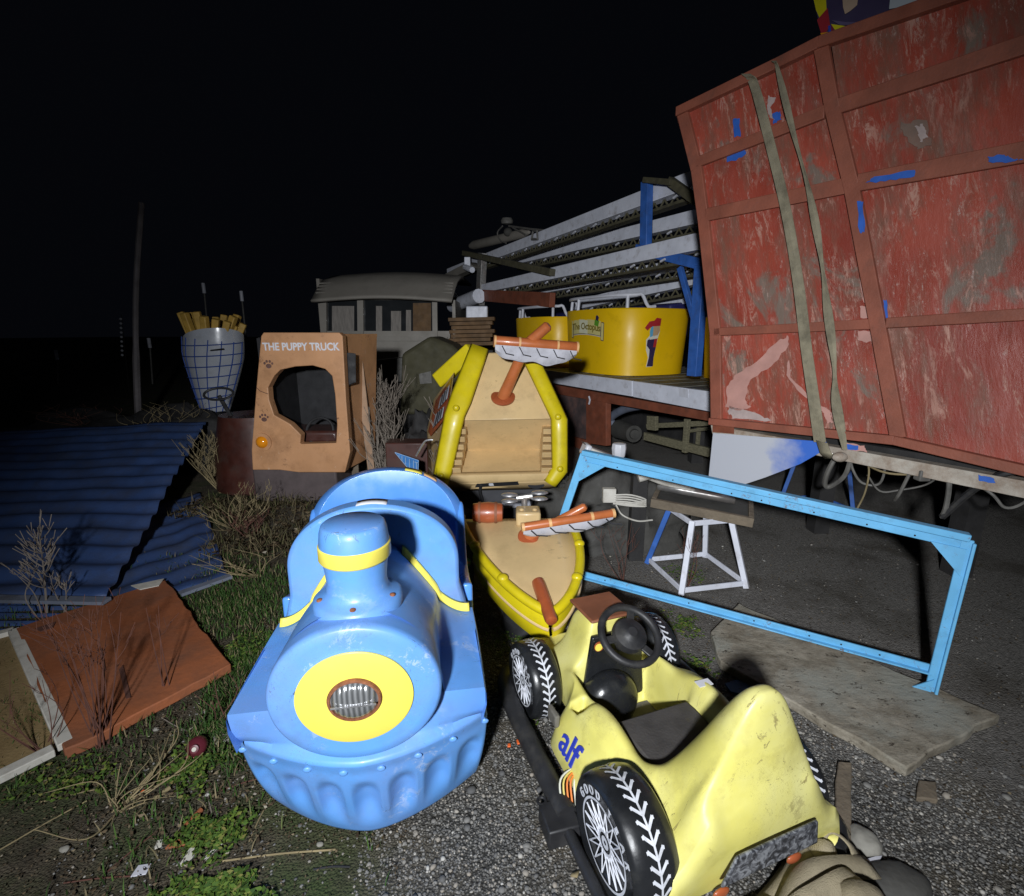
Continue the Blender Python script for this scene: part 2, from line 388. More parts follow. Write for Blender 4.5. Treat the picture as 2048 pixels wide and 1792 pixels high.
def stones():
    m, nt, b = newmat('gravel_stone')
    gi = N(nt, 'ShaderNodeNewGeometry')
    c = ramp(nt, gi.outputs['Random Per Island'], [(0, (.08,.08,.08)), (.35, (.14,.137,.13)), (.7, (.20,.193,.178)), (.93, (.27,.24,.20)), (1, (.42,.41,.38))])
    nt.links.new(c, b.inputs['Base Color']); b.inputs['Roughness'].default_value = .8
    ph = (1+5**.5)/2
    iv = np.array([(-1,ph,0),(1,ph,0),(-1,-ph,0),(1,-ph,0),(0,-1,ph),(0,1,ph),(0,-1,-ph),(0,1,-ph),(ph,0,-1),(ph,0,1),(-ph,0,-1),(-ph,0,1)])/1.9
    fi = np.array([(0,11,5),(0,5,1),(0,1,7),(0,7,10),(0,10,11),(1,5,9),(5,11,4),(11,10,2),(10,7,6),(7,1,8),(3,9,4),(3,4,2),(3,2,6),(3,6,8),(3,8,9),(4,9,5),(2,4,11),(6,2,10),(8,6,7),(9,8,1)])
    P = []; rng = np.random.default_rng(3)
    while len(P) < 32000:
        x = rng.uniform(-1.4, 3.2); y = rng.uniform(.85, 3.6)
        wgt = 1.0
        if x < -.42-.05*y: wgt = .12
        if .55*x+.8*y > 2.25: wgt = .03
        if rng.random() < wgt*min(1, 1.5/y): P.append((x, y))
    P = np.array(P); k = len(P)
    s = rng.uniform(.002, .0050, k)*np.where(rng.random(k) < .06, 1.7, 1)*np.where(rng.random(k) < .012, 2.6, 1)
    sc3 = np.stack([s*rng.uniform(.8, 1.5, k), s*rng.uniform(.8, 1.3, k), s*rng.uniform(.45, .8, k)], 1)
    a = rng.uniform(0, 6.28, k); ca, sa = np.cos(a), np.sin(a)
    v = iv[None]*sc3[:, None, :]*rng.uniform(.85, 1.15, (k, 12, 1))
    x = v[..., 0]*ca[:, None]-v[..., 1]*sa[:, None]+P[:, 0:1]; y = v[..., 0]*sa[:, None]+v[..., 1]*ca[:, None]+P[:, 1:2]
    z = v[..., 2]+(s*.35)[:, None]
    vs = np.stack([x, y, z], -1).reshape(-1, 3)
    fs = (fi[None]+(np.arange(k)*12)[:, None, None]).reshape(-1, 3)
    o = fast('gravel', vs, fs, m, smooth=True)
    tag(o, 'loose grey gravel scattered over the yard between train and car', 'gravel', kind='stuff')
stones()

def blades(name, label, cat, n, where, mat, h=(.03,.09), wd=.003, lean=.6, seed=1):
    rng = np.random.default_rng(seed); P = []
    while len(P) < n:
        p = where(rng)
        if p is not None: P.append(p)
    P = np.array(P); k = len(P)
    a = rng.uniform(0, 6.28, k); hh = rng.uniform(h[0], h[1], k); l = rng.uniform(.1, lean, k)*hh
    dx, dy = np.cos(a), np.sin(a); px, py = -dy*wd, dx*wd
    z0 = np.zeros(k)
    v0 = np.stack([P[:,0]-px, P[:,1]-py, z0], 1); v1 = np.stack([P[:,0]+px, P[:,1]+py, z0], 1)
    mx, my = P[:,0]+dx*l*.35, P[:,1]+dy*l*.35
    v2 = np.stack([mx+px*.8, my+py*.8, hh*.6], 1); v3 = np.stack([mx-px*.8, my-py*.8, hh*.6], 1)
    v4 = np.stack([P[:,0]+dx*l+px*.1, P[:,1]+dy*l+py*.1, hh], 1); v5 = np.stack([P[:,0]+dx*l-px*.1, P[:,1]+dy*l-py*.1, hh], 1)
    vs = np.stack([v0,v1,v2,v3,v4,v5], 1).reshape(-1, 3); o6 = (np.arange(k)*6)[:, None]
    fs = np.concatenate([o6+np.array([[0,1,2,3]]), o6+np.array([[3,2,4,5]])], 0)
    o = fast(name, vs, fs, mat); tag(o, label, cat, kind='stuff'); return o
def leafmix(name, stops):
    m, nt, b = newmat(name); gi = N(nt, 'ShaderNodeNewGeometry')
    nt.links.new(ramp(nt, gi.outputs['Random Per Island'], stops), b.inputs['Base Color'])
    b.inputs['Roughness'].default_value = .75; b.inputs['Specular IOR Level'].default_value = .25
    return m
GM = leafmix('mixed_grass', [(0, (.020,.045,.010)), (.5, (.035,.085,.015)), (.78, (.06,.12,.02)), (.85, (.16,.13,.07)), (1, (.22,.18,.10))])
DM = leafmix('dead_litter', [(0, (.025,.019,.012)), (.55, (.075,.052,.03)), (.85, (.13,.095,.055)), (.97, (.20,.16,.10)), (1, (.4,.37,.3))])
CM = leafmix('weed_leaves', [(0, (.03,.065,.012)), (.5, (.065,.12,.018)), (.85, (.12,.17,.025)), (1, (.18,.15,.05))])
def patch(cx, cy, rx, ry):
    def f(rng):
        r = math.sqrt(rng.random()); a = rng.uniform(0, 6.28)
        r = r**1.5; r *= 1.0+.9*mn.noise((math.cos(a)*1.5+cx*3, math.sin(a)*1.5, cy))
        return (cx+rx*r*math.cos(a), cy+ry*r*math.sin(a))
    return f
def patches(lst):
    ws = np.array([q[4] for q in lst], float); ws /= ws.sum(); fs = [patch(*q[:4]) for q in lst]
    return lambda rng: fs[rng.choice(len(fs), p=ws)](rng)
def leftzone(rng):
    x = rng.uniform(-3.2, -.35); y = rng.uniform(.7, 3.4)
    if x > -.55+.12*mn.noise((y*3, 1, 0))-.02*y and y < 1.1: return None
    if mn.noise((x*2.2, y*2.2, 5)) < -.12+rng.uniform(-.3, .3): return None
    return (x, y)
blades('grass', 'thin mixed grass growing over the dirt on the left side', 'grass', 9000, leftzone, GM, (.015, .05), .0022, .9, 1)
blades('turf', 'dense green turf between orange door and blue train', 'grass', 9000, patches([(-1.62,2.75,.42,.40,3), (-1.28,2.15,.25,.25,2), (-1.15,1.75,.18,.16,2), (-1.95,1.8,.3,.12,1)]), GM, (.012, .045), .0024, 1.1, 2)
def leaves(name, label, cat, n, where, mat, size=(.008,.018), zmax=.03, seed=4):
    rng = np.random.default_rng(seed); P = []
    while len(P) < n:
        p = where(rng)
        if p is not None: P.append(p)
    P = np.array(P); k = len(P); s = rng.uniform(*size, k); a = rng.uniform(0, 6.28, k); t = rng.uniform(-.6, .6, k); z = rng.uniform(.004, zmax, k)
    q = np.array([(-1,0),(-.2,-.5),(1,0),(-.2,.5)])
    x = q[None,:,0]*s[:,None]; y = q[None,:,1]*s[:,None]
    X = x*np.cos(a)[:,None]-y*np.sin(a)[:,None]+P[:,0:1]; Y = x*np.sin(a)[:,None]+y*np.cos(a)[:,None]+P[:,1:2]
    Z = z[:,None]+np.abs(x*np.sin(t)[:,None])+y*.5*np.sin(t*3)[:,None]+.002
    vs = np.stack([X,Y,np.abs(Z)+.002], -1).reshape(-1,3)
    fs = np.arange(k*4).reshape(-1,4); o = fast(name, vs, fs, mat); tag(o, label, cat, kind='stuff'); return o
def backzone(rng):
    x = rng.uniform(-3.0, -1.3); y = rng.uniform(3.35, 5.0)
    if x < -2.3 and y < 4.1: return None
    return (x, y) if mn.noise((x*2, y*2, 9)) > -.2+rng.uniform(-.3, .3) else None
SM = leafmix('straw_mix', [(0, (.05,.045,.02)), (.4, (.10,.085,.045)), (.75, (.20,.16,.09)), (1, (.07,.10,.025))])
blades('dry_grass', 'tangle of dry straw and grass between tin sheets and tan truck', 'dry grass', 2000, backzone, SM, (.03, .15), .0028, 1.6, 21)
leaves('rubble_litter', 'leaf scraps and rubble crumbs on the ground left of the tan truck', 'leaf litter', 3500, backzone, DM, (.008, .03), .06, 22)
def leftall(rng):
    x = rng.uniform(-2.6, -.30); y = rng.uniform(.7, 2.6)
    if x > -.62+.25*mn.noise((y*3, x*3, 4)): return None if rng.random() > .25 else (x, y)
    return (x, y)
leaves('dirt_crumbs', 'fine crumbs of soil, bark and stone over the dirt at lower left', 'crumbs', 14000, leftall, DM, (.002, .006), .006, 31)
leaves('grit', 'dark crumbs, grit and leaf scraps scattered over the tarmac on the right', 'grit', 6000, lambda rng: (rng.uniform(.1, 3.4), rng.uniform(1.3, 4.3)), DM, (.002, .008), .006, 41)
leaves('leaf_litter', 'dead leaves and scraps of straw littering the dirt on the left', 'leaf litter', 9000, leftzone, DM, (.003, .011), .012, 5)
leaves('ground_cover', 'low yellow green weeds in clumps around the blue train', 'weeds', 6500,
       patches([(-.86,1.13,.15,.06,3), (-.62,1.02,.10,.035,2), (-.98,1.3,.12,.08,2), (-1.2,1.55,.12,.1,2), (-.35,.93,.05,.03,.5), (-.22,1.0,.04,.03,.4), (.22,1.02,.07,.02,.7),
                (.02,2.35,.25,.12,1), (.95,2.5,.12,.12,1), (.9,2.15,.1,.1,.6), (1.18,3.1,.15,.15,.8), (-1.35,2.25,.22,.15,2), (.05,1.75,.05,.06,.4), (-1.6,1.5,.2,.1,1), (-.32,2.3,.08,.2,.5)]), CM, (.004, .012), .022, 6)

# ------------------------------------------------------------------ big steel-sided trailer on the right
PB0 = W(1420, 845, z=.95); PBX = V(.553, -.833, 0); PN = V(-.833, -.553, 0)   # left foot of the wall, its run, its outward normal
def pan(u, v, out=0.0):
    d = ray(u, v); o = V(0, 0, CAM_H); t = (PB0+PN*out-o).dot(PN)/d.dot(PN); return o+d*t
def panel_mat(name, off):
    m, nt, b = newmat(name)
    co = coords(nt, None, off)
    sep = N(nt, 'ShaderNodeSeparateXYZ'); nt.links.new(coords(nt), sep.inputs[0])
    d1 = N(nt, 'ShaderNodeMath', operation='MULTIPLY_ADD'); nt.links.new(sep.outputs[2], d1.inputs[0]); d1.inputs[1].default_value = .24; d1.inputs[2].default_value = off[0]
    d2 = N(nt, 'ShaderNodeMath', operation='MULTIPLY_ADD'); nt.links.new(sep.outputs[1], d2.inputs[0]); d2.inputs[1].default_value = -1.2; nt.links.new(d1.outputs[0], d2.inputs[2])
    cmb = N(nt, 'ShaderNodeCombineXYZ'); nt.links.new(d2.outputs[0], cmb.inputs[0]); nt.links.new(sep.outputs[2], cmb.inputs[2]); cmb.inputs[1].default_value = off[1]
    mp = N(nt, 'ShaderNodeMapping'); mp.inputs['Scale'].default_value = (5.5, 1, 1.5); nt.links.new(cmb.outputs[0], mp.inputs[0]); cs = mp.outputs[0]
    mp2 = N(nt, 'ShaderNodeMapping'); mp2.inputs['Scale'].default_value = (3, 1, 2); nt.links.new(cmb.outputs[0], mp2.inputs[0]); c2 = mp2.outputs[0]
    def mul(x, y):
        q = N(nt, 'ShaderNodeMath', operation='MULTIPLY'); nt.links.new(x, q.inputs[0]); nt.links.new(y, q.inputs[1]); return q.outputs[0]
    cc = mixc(nt, ramp(nt, noise(nt, co, 1.4, 5), BW(.35, .65)), (.26,.042,.026), (.40,.080,.050))
    cc = mixc(nt, ramp(nt, noise(nt, cs, 1.1, 9, .7), BW(.46, .62)), cc, (.215,.095,.066))              # grimy primer runs
    cc = mixc(nt, ramp(nt, noise(nt, c2, .9, 8, .66, .5), BW(.57, .63)), cc, (.20,.145,.115))              # bare grey sheet
    big = ramp(nt, noise(nt, c2, .8, 4, .6), BW(.36, .56)); big2 = ramp(nt, noise(nt, co, 2.3, 4, .6), BW(.42, .58))
    cc = mixc(nt, mul(big, ramp(nt, noise(nt, cs, 3.2, 12, .84, .6), BW(.53, .60))), cc, (.50,.27,.21))        # flaked pink
    cc = mixc(nt, mul(big2, ramp(nt, noise(nt, cs, 7, 12, .88, .3), BW(.56, .62))), cc, (.55,.42,.37))        # pale scrapes
    cc = mixc(nt, ramp(nt, noise(nt, co, 28, 6, .7), BW(.70, .74)), cc, (.06,.03,.022))                       # rust pits
    nt.links.new(cc, b.inputs['Base Color']); nt.links.new(ramp(nt, noise(nt, cs, 2, 6, .6), [(.35, (.30,)*3), (.65, (.62,)*3)]), b.inputs['Roughness'])
    bn = N(nt, 'ShaderNodeBump'); bn.inputs['Strength'].default_value = .5; bn.inputs['Distance'].default_value = .012
    nt.links.new(noise(nt, cs, 3, 9, .75), bn.inputs['Height'])
    b2 = N(nt, 'ShaderNodeBump'); b2.inputs['Strength'].default_value = .6; b2.inputs['Distance'].default_value = .06
    nt.links.new(noise(nt, co, 1.5, 2), b2.inputs['Height']); nt.links.new(b2.outputs[0], bn.inputs['Normal']); nt.links.new(bn.outputs[0], b.inputs['Normal'])
    return m
M['ribs'] = pm('trailer_rib', (.27,.085,.052), .65, .22, 5, dirt=.3, dcol=(.11,.06,.045), ds=6, bump=.2)
M['pinkflake'] = pm('bare_pink_undercoat', (.50,.27,.23), .6, .12, 10)
M['blueflake'] = pm('old_blue_paint', (.03,.12,.50), .55, .15, 12)
M['paleflake'] = pm('pale_scrape', (.45,.36,.34), .6, .2, 12)
M['greyflake'] = pm('grey_primer', (.205,.14,.11), .7, .25, 5, dirt=.5, dcol=(.26,.10,.065), ds=6)
wall = thing('steel_wall_trailer', 'tall flaking red steel-sided trailer wall leaning over the yard on the right', 'trailer', (PB0.x, PB0.y, 0))
# lines of the ribs: rows top to bottom at three columns, as seen on the wall
rows = [[(1352,228),(1627,86),(1660,72),(2160,-100)], [(1381,337),(1651,228),(1683,217),(2160,60)], [(1395,439),(1690,378),(1718,368),(2160,290)],
        [(1419,670),(1743,655),(1772,652),(2160,628)], [(1421,842),(1783,876),(1812,880),(2160,962)]]
k = 0
for i in range(4):
    for c in ((0, 1), (2, 3)):
        q = [pan(*rows[i][c[0]]), pan(*rows[i][c[1]]), pan(*rows[i+1][c[1]]), pan(*rows[i+1][c[0]])]
        mb = MB(); mb.prism(q, -PN*.03); k += 1
        mb.build('panel', panel_mat('flaking_red_panel_%d' % k, (k*3.1, k*1.7, k*.9)), wall, world=True)
def rib(pts, wd, name='rib', th=.03, mat='ribs', out=.012):
    P = [pan(u, v, out) for u, v in pts]
    for a, b in zip(P[:-1], P[1:]):
        d = (b-a).normalized(); mb = MB(); mb.beam(a-d*wd*.04, b+d*wd*.04, th, wd, up=d.cross(PN)); mb.build(name, M[mat], wall, bevel=.004, world=True)
wv = .085
rib([(1366,226),(1394,337),(1408,439),(1432,670),(1434,838)], wv)
rib([(1643,92),(1667,222),(1704,373),(1757,653),(1797,874)], .075, out=.014)
rib([(1395,325),(1650,224)], .07); rib([(1668,216),(2160,54)], .08)
rib([(1404,432),(1692,372)], .085); rib([(1716,366),(2160,284)], .09)
rib([(1430,664),(1744,648)], .055); rib([(1774,646),(2160,622)], .055)
rib([(1356,224),(1552,130),(1640,86)], .06, 'top_rail', .05, out=.02); rib([(1640,86),(2160,-95)], .06, 'top_rail', .05, out=.02)
rib([(1421,842),(1790,880)], .05, 'bottom_rail', .05, out=.02); rib([(1790,880),(2160,966)], .05, 'bottom_rail', .05, out=.02)
def flake(pts, mat, name='paint_patch', out=.004):
    mb = MB(); mb.prism([pan(u, v, out) for u, v in pts], -PN*.002); mb.build(name, M[mat], wall, smooth=False, world=True)
def rough_patch(pts, mat, jit=3, out=.004, sub=5):
    q = []
    for i in range(len(pts)):
        a, b = pts[i], pts[(i+1) % len(pts)]
        for s in range(sub):
            t = s/sub; q.append((a[0]+(b[0]-a[0])*t+random.uniform(-jit, jit), a[1]+(b[1]-a[1])*t+random.uniform(-jit, jit)))
    flake(q, mat, out=out)
rough_patch([(1575,672),(1580,690),(1540,735),(1500,760),(1490,800),(1500,815),(1475,822),(1452,812),(1455,775),(1475,745),(1520,720),(1550,685)], 'pinkflake', 2.5)
rough_patch([(1460,812),(1520,830),(1545,842),(1470,838),(1455,825)], 'paleflake', 2)
rough_patch([(1577,718),(1582,755),(1632,806),(1660,820),(1665,845),(1655,846),(1645,822),(1600,785),(1573,750)], 'pinkflake', 1.5)
rough_patch([(1668,820),(1690,850),(1684,858),(1660,830)], 'pinkflake', 1.2)
rough_patch([(1720,612),(1740,612),(1741,636),(1722,636)], 'pinkflake', 1)
rough_patch([(1716,662),(1744,662),(1744,682),(1732,686),(1716,680)], 'pinkflake', 1)
rough_patch([(1720,540),(1728,530),(1738,600),(1728,605),(1722,570)], 'pinkflake', 2)
rough_patch([(1465,238),(1478,236),(1481,272),(1468,274)], 'blueflake', 1.5)
rough_patch([(1545,228),(1560,222),(1562,240),(1546,248)], 'blueflake', 2)
rough_patch([(1535,190),(1550,196),(1542,215),(1548,240),(1541,236),(1534,214)], 'paleflake', 2)
rough_patch([(1452,312),(1490,300),(1492,310),(1455,326)], 'blueflake', 2)
rough_patch([(1714,402),(1725,404),(1730,464),(1718,466)], 'blueflake', 1.8, out=.033)
rough_patch([(1748,353),(1832,339),(1829,353),(1780,361),(1732,366)], 'blueflake', 2, out=.032)
rough_patch([(1976,314),(2006,308),(2024,316),(2046,320),(2020,325),(1978,324)], 'blueflake', 2, out=.032)
rough_patch([(1757,655),(1766,657),(1772,730),(1764,730)], 'blueflake', 1.5, out=.004)
rough_patch([(1767,600),(1774,600),(1776,648),(1768,640)], 'blueflake', 1)
rough_patch([(1798,246),(1850,240),(1862,290),(1838,300),(1818,285)], 'greyflake', 4)
rough_patch([(1830,252),(1848,248),(1856,272),(1842,284)], 'paleflake', 3, out=.007)
# flat-bed under the wall: rusty white edge beam and dark floor behind
M['rustwhite'] = pm('rust_stained_white', (.46,.42,.36), .6, .15, 6, dirt=.75, dcol=(.15,.065,.018), ds=7, bump=.2)
mb = MB(); a = pan(1420,860,.0); b_ = pan(2160,1000,.0)
mb.prism([pan(1421,850,.03), pan(2160,982,.03), pan(2160,1020,.03), pan(1424,868,.03)], -PN*.08); mb.build('edge_beam', M['rustwhite'], wall, bevel=.004, world=True)
for q in (((1425,848),(1468,853),(1468,868),(1425,864)),):
    flake(q, 'rustbrown', out=.034)
rough_patch([(1690,885),(1728,892),(1735,905),(1695,900)], 'pinkflake', 1.5, out=.034)
rough_patch([(1690,888),(1716,892),(1716,900),(1692,898)], 'blueflake', 1, out=.037)
rough_patch([(1956,950),(1988,956),(1990,966),(1958,962)], 'blueflake', 1, out=.034)
mb = MB(); q0, q1 = PB0+PN*-.07, pan(2300,990,-.07); q1.z = q0.z
mb.prism([q0+V(0,0,-.05), q1+V(0,0,-.05), q1-PN*2.2+V(0,0,-.05), q0-PN*2.2+V(0,0,-.05)], V(0,0,.06)); mb.build('load_floor', M['dark'], wall, world=True)
for s in (.4, 1.3, 2.2): c = PB0+PBX*s-PN*1.0; mb = MB(); mb.box((c.x, c.y, .42), (.12,.12,.84)); mb.build('support_leg', M['dark'], wall, world=True)
mb = MB(); mb.prism([pan(1426,866,.035), pan(1416,966,.035), pan(1446,970,.035), pan(1482,971,.035), pan(1530,955,.035), pan(1600,928,.035), pan(1640,905,.035), pan(1652,884,.035)], -PN*.012)
def skirt_mat():
    m, nt, b = newmat('white_skirt_blue_spray'); co = coords(nt)
    sep = N(nt, 'ShaderNodeSeparateXYZ'); nt.links.new(co, sep.inputs[0])
    ad = N(nt, 'ShaderNodeMath', operation='MULTIPLY_ADD'); nt.links.new(noise(nt, co, 5, 5, .6), ad.inputs[0]); ad.inputs[1].default_value = .25; nt.links.new(sep.outputs[0], ad.inputs[2])
    cc = mixc(nt, ramp(nt, ad.outputs[0], BW(.36, .48)), (.52,.54,.60), (.05,.16,.62))
    cc = mixc(nt, ramp(nt, noise(nt, co, 8, 9, .7), BW(.66, .72)), cc, (.16,.14,.13))
    nt.links.new(cc, b.inputs['Base Color']); b.inputs['Roughness'].default_value = .5
    return m
mb.build('skirt_panel', skirt_mat(), wall, world=True)

# painted board above the wall
board = thing('painted_board', 'brightly painted purple and yellow fairground board standing above the red wall', 'board', pan(1640,80,-.12))
def bp(pts, mat, out, th=.01, name='board_panel'):
    mb = MB(); mb.prism([pan(u, v, out) for u, v in pts], -PN*th); mb.build(name, mat, board, smooth=False, world=True)
bc = {n_: pm('board_'+n_, c, .5, .08, 6) for n_, c in dict(purple=(.045,.035,.085), lilac=(.10,.08,.16), yellow=(.55,.50,.01), red=(.30,.02,.03), orange=(.62,.26,.01), blue=(.02,.05,.35), pale=(.42,.46,.50), skin=(.45,.33,.24), maroon=(.16,.015,.04)).items()}
bp([(1618,-40),(1655,120),(2100,-30),(2100,-40)], bc['purple'], -.12, .03)
bp([(1619,-38),(1650,-38),(1653,20),(1640,38),(1632,20)], bc['yellow'], -.118, .002, 'painted_shape')
bp([(1634,40),(1655,16),(1660,50),(1652,64),(1642,66)], bc['red'], -.117, .002, 'painted_shape')
bp([(1641,66),(1657,64),(1660,100),(1652,104)], bc['orange'], -.116, .002, 'painted_shape')
bp([(1658,58),(1664,48),(1672,62),(1690,96),(1666,104),(1658,70)], bc['maroon'], -.115, .002, 'painted_shape')
bp([(1656,52),(1661,50),(1665,92),(1660,96)], bc['blue'], -.114, .002, 'painted_shape')
bp([(1662,48),(1690,52),(1712,54),(1719,66),(1718,82),(1686,96),(1678,72)], bc['yellow'], -.113, .002, 'painted_shape')
bp([(1662,40),(1690,44),(1716,44),(1728,60),(1730,80),(1720,82),(1718,62),(1706,50),(1680,50)], bc['lilac'], -.111, .002, 'painted_shape')
bp([(1684,-20),(1718,-20),(1714,10),(1700,22),(1690,28),(1686,14)], bc['skin'], -.110, .002, 'painted_shape')
bp([(1782,-20),(1850,-20),(1832,2),(1800,14),(1778,18)], bc['pale'], -.110, .002, 'painted_shape')
bp([(1868,-20),(1892,-20),(1888,14),(1872,16)], bc['skin'], -.110, .002, 'painted_shape')
bp([(1895,-20),(2000,-36),(1990,-10),(1900,16)], bc['red'], -.112, .002, 'painted_shape')

# lashing straps hanging over the wall
def strap(pts, wpx, label, out):
    o = thing('lashing_strap', label, 'strap', pan(*pts[-1], out)); o.location.z = 0
    c = curve([V(u, v, 0) for u, v in pts], 6); rows_ = []
    for i, p in enumerate(c):
        tw = wpx[0]+(wpx[1]-wpx[0])*i/(len(c)-1); tw *= .75+.35*math.sin(i*.55+len(pts)) if wpx[2] else 1
        o2 = out+.01*math.sin(i*.8)
        rows_.append([pan(p.x-tw/2, p.y, o2), pan(p.x, p.y, o2+.001), pan(p.x+tw/2, p.y, o2+.006*(math.sin(i*.5)))])
    mb = MB(); mb.grid(rows_); mb.build('webbing', M['strap'], o, smooth=False, thick=.004, world=True)
    return o
s1 = strap([(1492,148),(1508,168),(1536,270),(1572,420),(1596,560),(1612,690),(1628,800),(1640,884)], (19,24,0), 'taut grimy green ratchet strap, left one of two over the red wall', .05)
s2 = strap([(1548,122),(1556,140),(1586,262),(1620,390),(1640,500),(1653,600),(1668,720),(1672,800),(1690,900)], (12,20,1), 'slack twisted grey ratchet strap, right one of two over the red wall', .055)
mb = MB(); mb.grid([[pan(1632,880,.06), pan(1655,886,.06)], [pan(1640,905,.07), pan(1662,906,.08)], [pan(1650,918,.05), pan(1685,914,.06)]]); mb.build('loose_end', M['strap'], s1, thick=.004, world=True)

# cables dangling under the wall
def cable(pts, r, label, mat='cable', out=-.02):
    o = thing('hanging_cable', label, 'cable', pan(*pts[0], out), group='cables dangling below the red trailer')
    mb = MB(); mb.tube(curve([pan(u, v, out+.03*math.sin(i*1.7)) for i, (u, v) in enumerate(pts)], 6), r, 7); mb.build('cable_run', M[mat], o, world=True)
cable([(1676,905),(1655,945),(1650,970),(1662,972),(1690,950),(1705,905)], .014, 'thick grey cable looped tightly right below the strap ends')
cable([(1700,910),(1706,940),(1725,966),(1760,966),(1775,915)], .007, 'thin cable hanging in a U below the rusty trailer edge')
cable([(1728,905),(1738,940),(1730,985),(1712,1022)], .005, 'thin ochre cable hanging straight down below the trailer', 'straw')
cable([(1735,950),(1760,982),(1800,980),(1850,970),(1882,950)], .005, 'thin pale wire sagging widest between the hanging cables')
cable([(1715,920),(1770,945),(1840,950)], .006, 'brown wire running level along the trailer underside', 'straw')
cable([(1830,925),(1800,985),(1790,1000)], .009, 'short stiff cable stub pointing down from the trailer')
cable([(1880,930),(1898,960),(1893,1010),(1884,1035)], .012, 'bent grey hose end hanging beside the thick hose')
cable([(2100,930),(2000,950),(1940,985),(1884,1034)], .017, 'thick black hose arching out of the right picture edge', 'rubber')
cable([(1905,940),(1980,985),(2010,1015),(2048,1005),(2100,960)], .007, 'grey wire drooping low near the right picture edge')
mb = MB(); c = pan(1845,950,.0); mb.box(c, (.06,.05,.06)); mb.build('junction_box', M['cable'], wall, bevel=.006, world=True)
mb = MB(); c = pan(1680,914,.06); mb.ball(c, (.045,.03,.03), 10, 7); jb = mb.build('strap_knot', M['rustwhite'], wall, world=True)

# ------------------------------------------------------------------ fairground ride trailer behind
E0, E1 = V(.51, 7.76, 0), V(1.92, 4.89, 0); TD = (E1-E0).normalized(); TI = V(.898, .441, 0)
def oc(u, v, inn=0.0):
    d = ray(u, v); o = V(0, 0, CAM_H); t = (E0+TI*inn-o).dot(TI)/d.dot(TI); return o+d*t
ride = thing('ride_trailer', 'low ride transport trailer with white edge and red-brown frame behind the yellow ship', 'trailer', (1.3, 6.2, 0))
for seg in (((1085,739),(1264,762),(1264,793),(1085,763)), ((1266,762),(1440,786),(1440,827),(1266,794))):
    mb = MB(); mb.prism([oc(*p) for p in seg], TI*.04); mb.build('fascia', M['whitecool'], ride, bevel=.004, world=True)
mb = MB(); mb.prism([oc(1358,776,-.004), oc(1376,779,-.004), oc(1376,796,-.004), oc(1358,793,-.004)], TI*.004); mb.build('cover_plate', M['white'], ride, world=True)
mb = MB(); mb.prism([oc(1085,765,.012), oc(1440,829,.012), oc(1440,846,.012), oc(1085,783,.012)], TI*.06); mb.build('side_beam', M['rustbrown'], ride, bevel=.004, world=True)
# deck boards
dz = oc(1265,764).z
nb = 26
for i in range(nb):
    a = E0+TD*(-.5+i*.165)+V(0,0,dz-.012+.004*(i % 2)); mb = MB()
    mb.prism([a+TI*.03, a+TD*.150+TI*.03, a+TD*.150+TI*2.4, a+TI*2.4], V(0,0,.02)); mb.build('deck_plank', M['deck'], ride, world=True)
mb = MB(); mb.prism([oc(1172,798,.02), oc(1212,803,.02), oc(1212,892,.02), oc(1172,886,.02)], TI*.08); mb.build('frame_post', M['rustbrown'], ride, bevel=.004, world=True)
mb = MB(); mb.prism([oc(1112,786,.05), oc(1172,797,.05), oc(1172,890,.05), oc(1112,872,.05)], TI*.03); mb.build('side_panel', pm('grimy_side_panel', (.075,.055,.055), .6, .3, 6, dirt=.5, dcol=(.20,.09,.065), ds=6), ride, world=True)
mb = MB(); mb.prism([oc(1142,872,.015), oc(1172,880,.015), oc(1172,905,.015), oc(1142,894,.015)], TI*.08); mb.build('frame_foot', M['rustbrown'], ride, world=True)
mb = MB(); mb.tube([oc(1178,793,-.02), oc(1180,800,-.03), oc(1178,808,-.02)], .012, 8); mb.build('hook', M['white'], ride, world=True)
# what hangs and lies under the deck
def uplank(a, b, inn, wd=.05, name='under_beam', mat='greenwood'):
    mb = MB(); mb.beam(oc(*a, inn), oc(*b, inn), .05, wd); mb.build(name, M[mat], ride, bevel=.004, world=True)
uplank((1295,852),(1420,846), .45, .06); uplank((1290,872),(1420,905), .4, .10); uplank((1375,838),(1370,905), .38, .06, 'under_post')
uplank((1305,832),(1305,860), .42, .16, 'under_block'); uplank((1425,856),(1380,862), .7, .04); uplank((1400,830),(1395,890), .8, .03)
mb = MB(); mb.tube(curve([oc(1225,850,.35), oc(1222,835,.32), oc(1245,820,.3), oc(1275,812,.3), oc(1300,812,.35)], 6), .055, 10); mb.build('exhaust_hose', pm('blue_grey_hose', (.12,.14,.19), .6, .2, 10, dirt=.4), ride, world=True)
mb = MB(); mb.tube([oc(1238,858,.42), oc(1268,868,.30)], [.13,.11], 18); mb.tube([oc(1268,868,.30), oc(1270,869,.28)], [.07,.06], 14); mb.build('motor_drum', M['dark'].copy() if False else M['heap'], ride, world=True)
mb = MB(); p = oc(1250,880,1.3); mb.box((p.x+.3, p.y, .35), (2.6,.06,.7), Matrix.Rotation(R(-64), 3, 'Z')); mb.build('back_skirt', M['dark'], ride, world=True)
for u in (1180, 1395):
    c = oc(u, 860, .9); mb = MB(); mb.box((c.x, c.y, dz/2-.02), (.14,.14,dz-.03)); mb.build('jack_leg', M['dark'], ride, world=True)
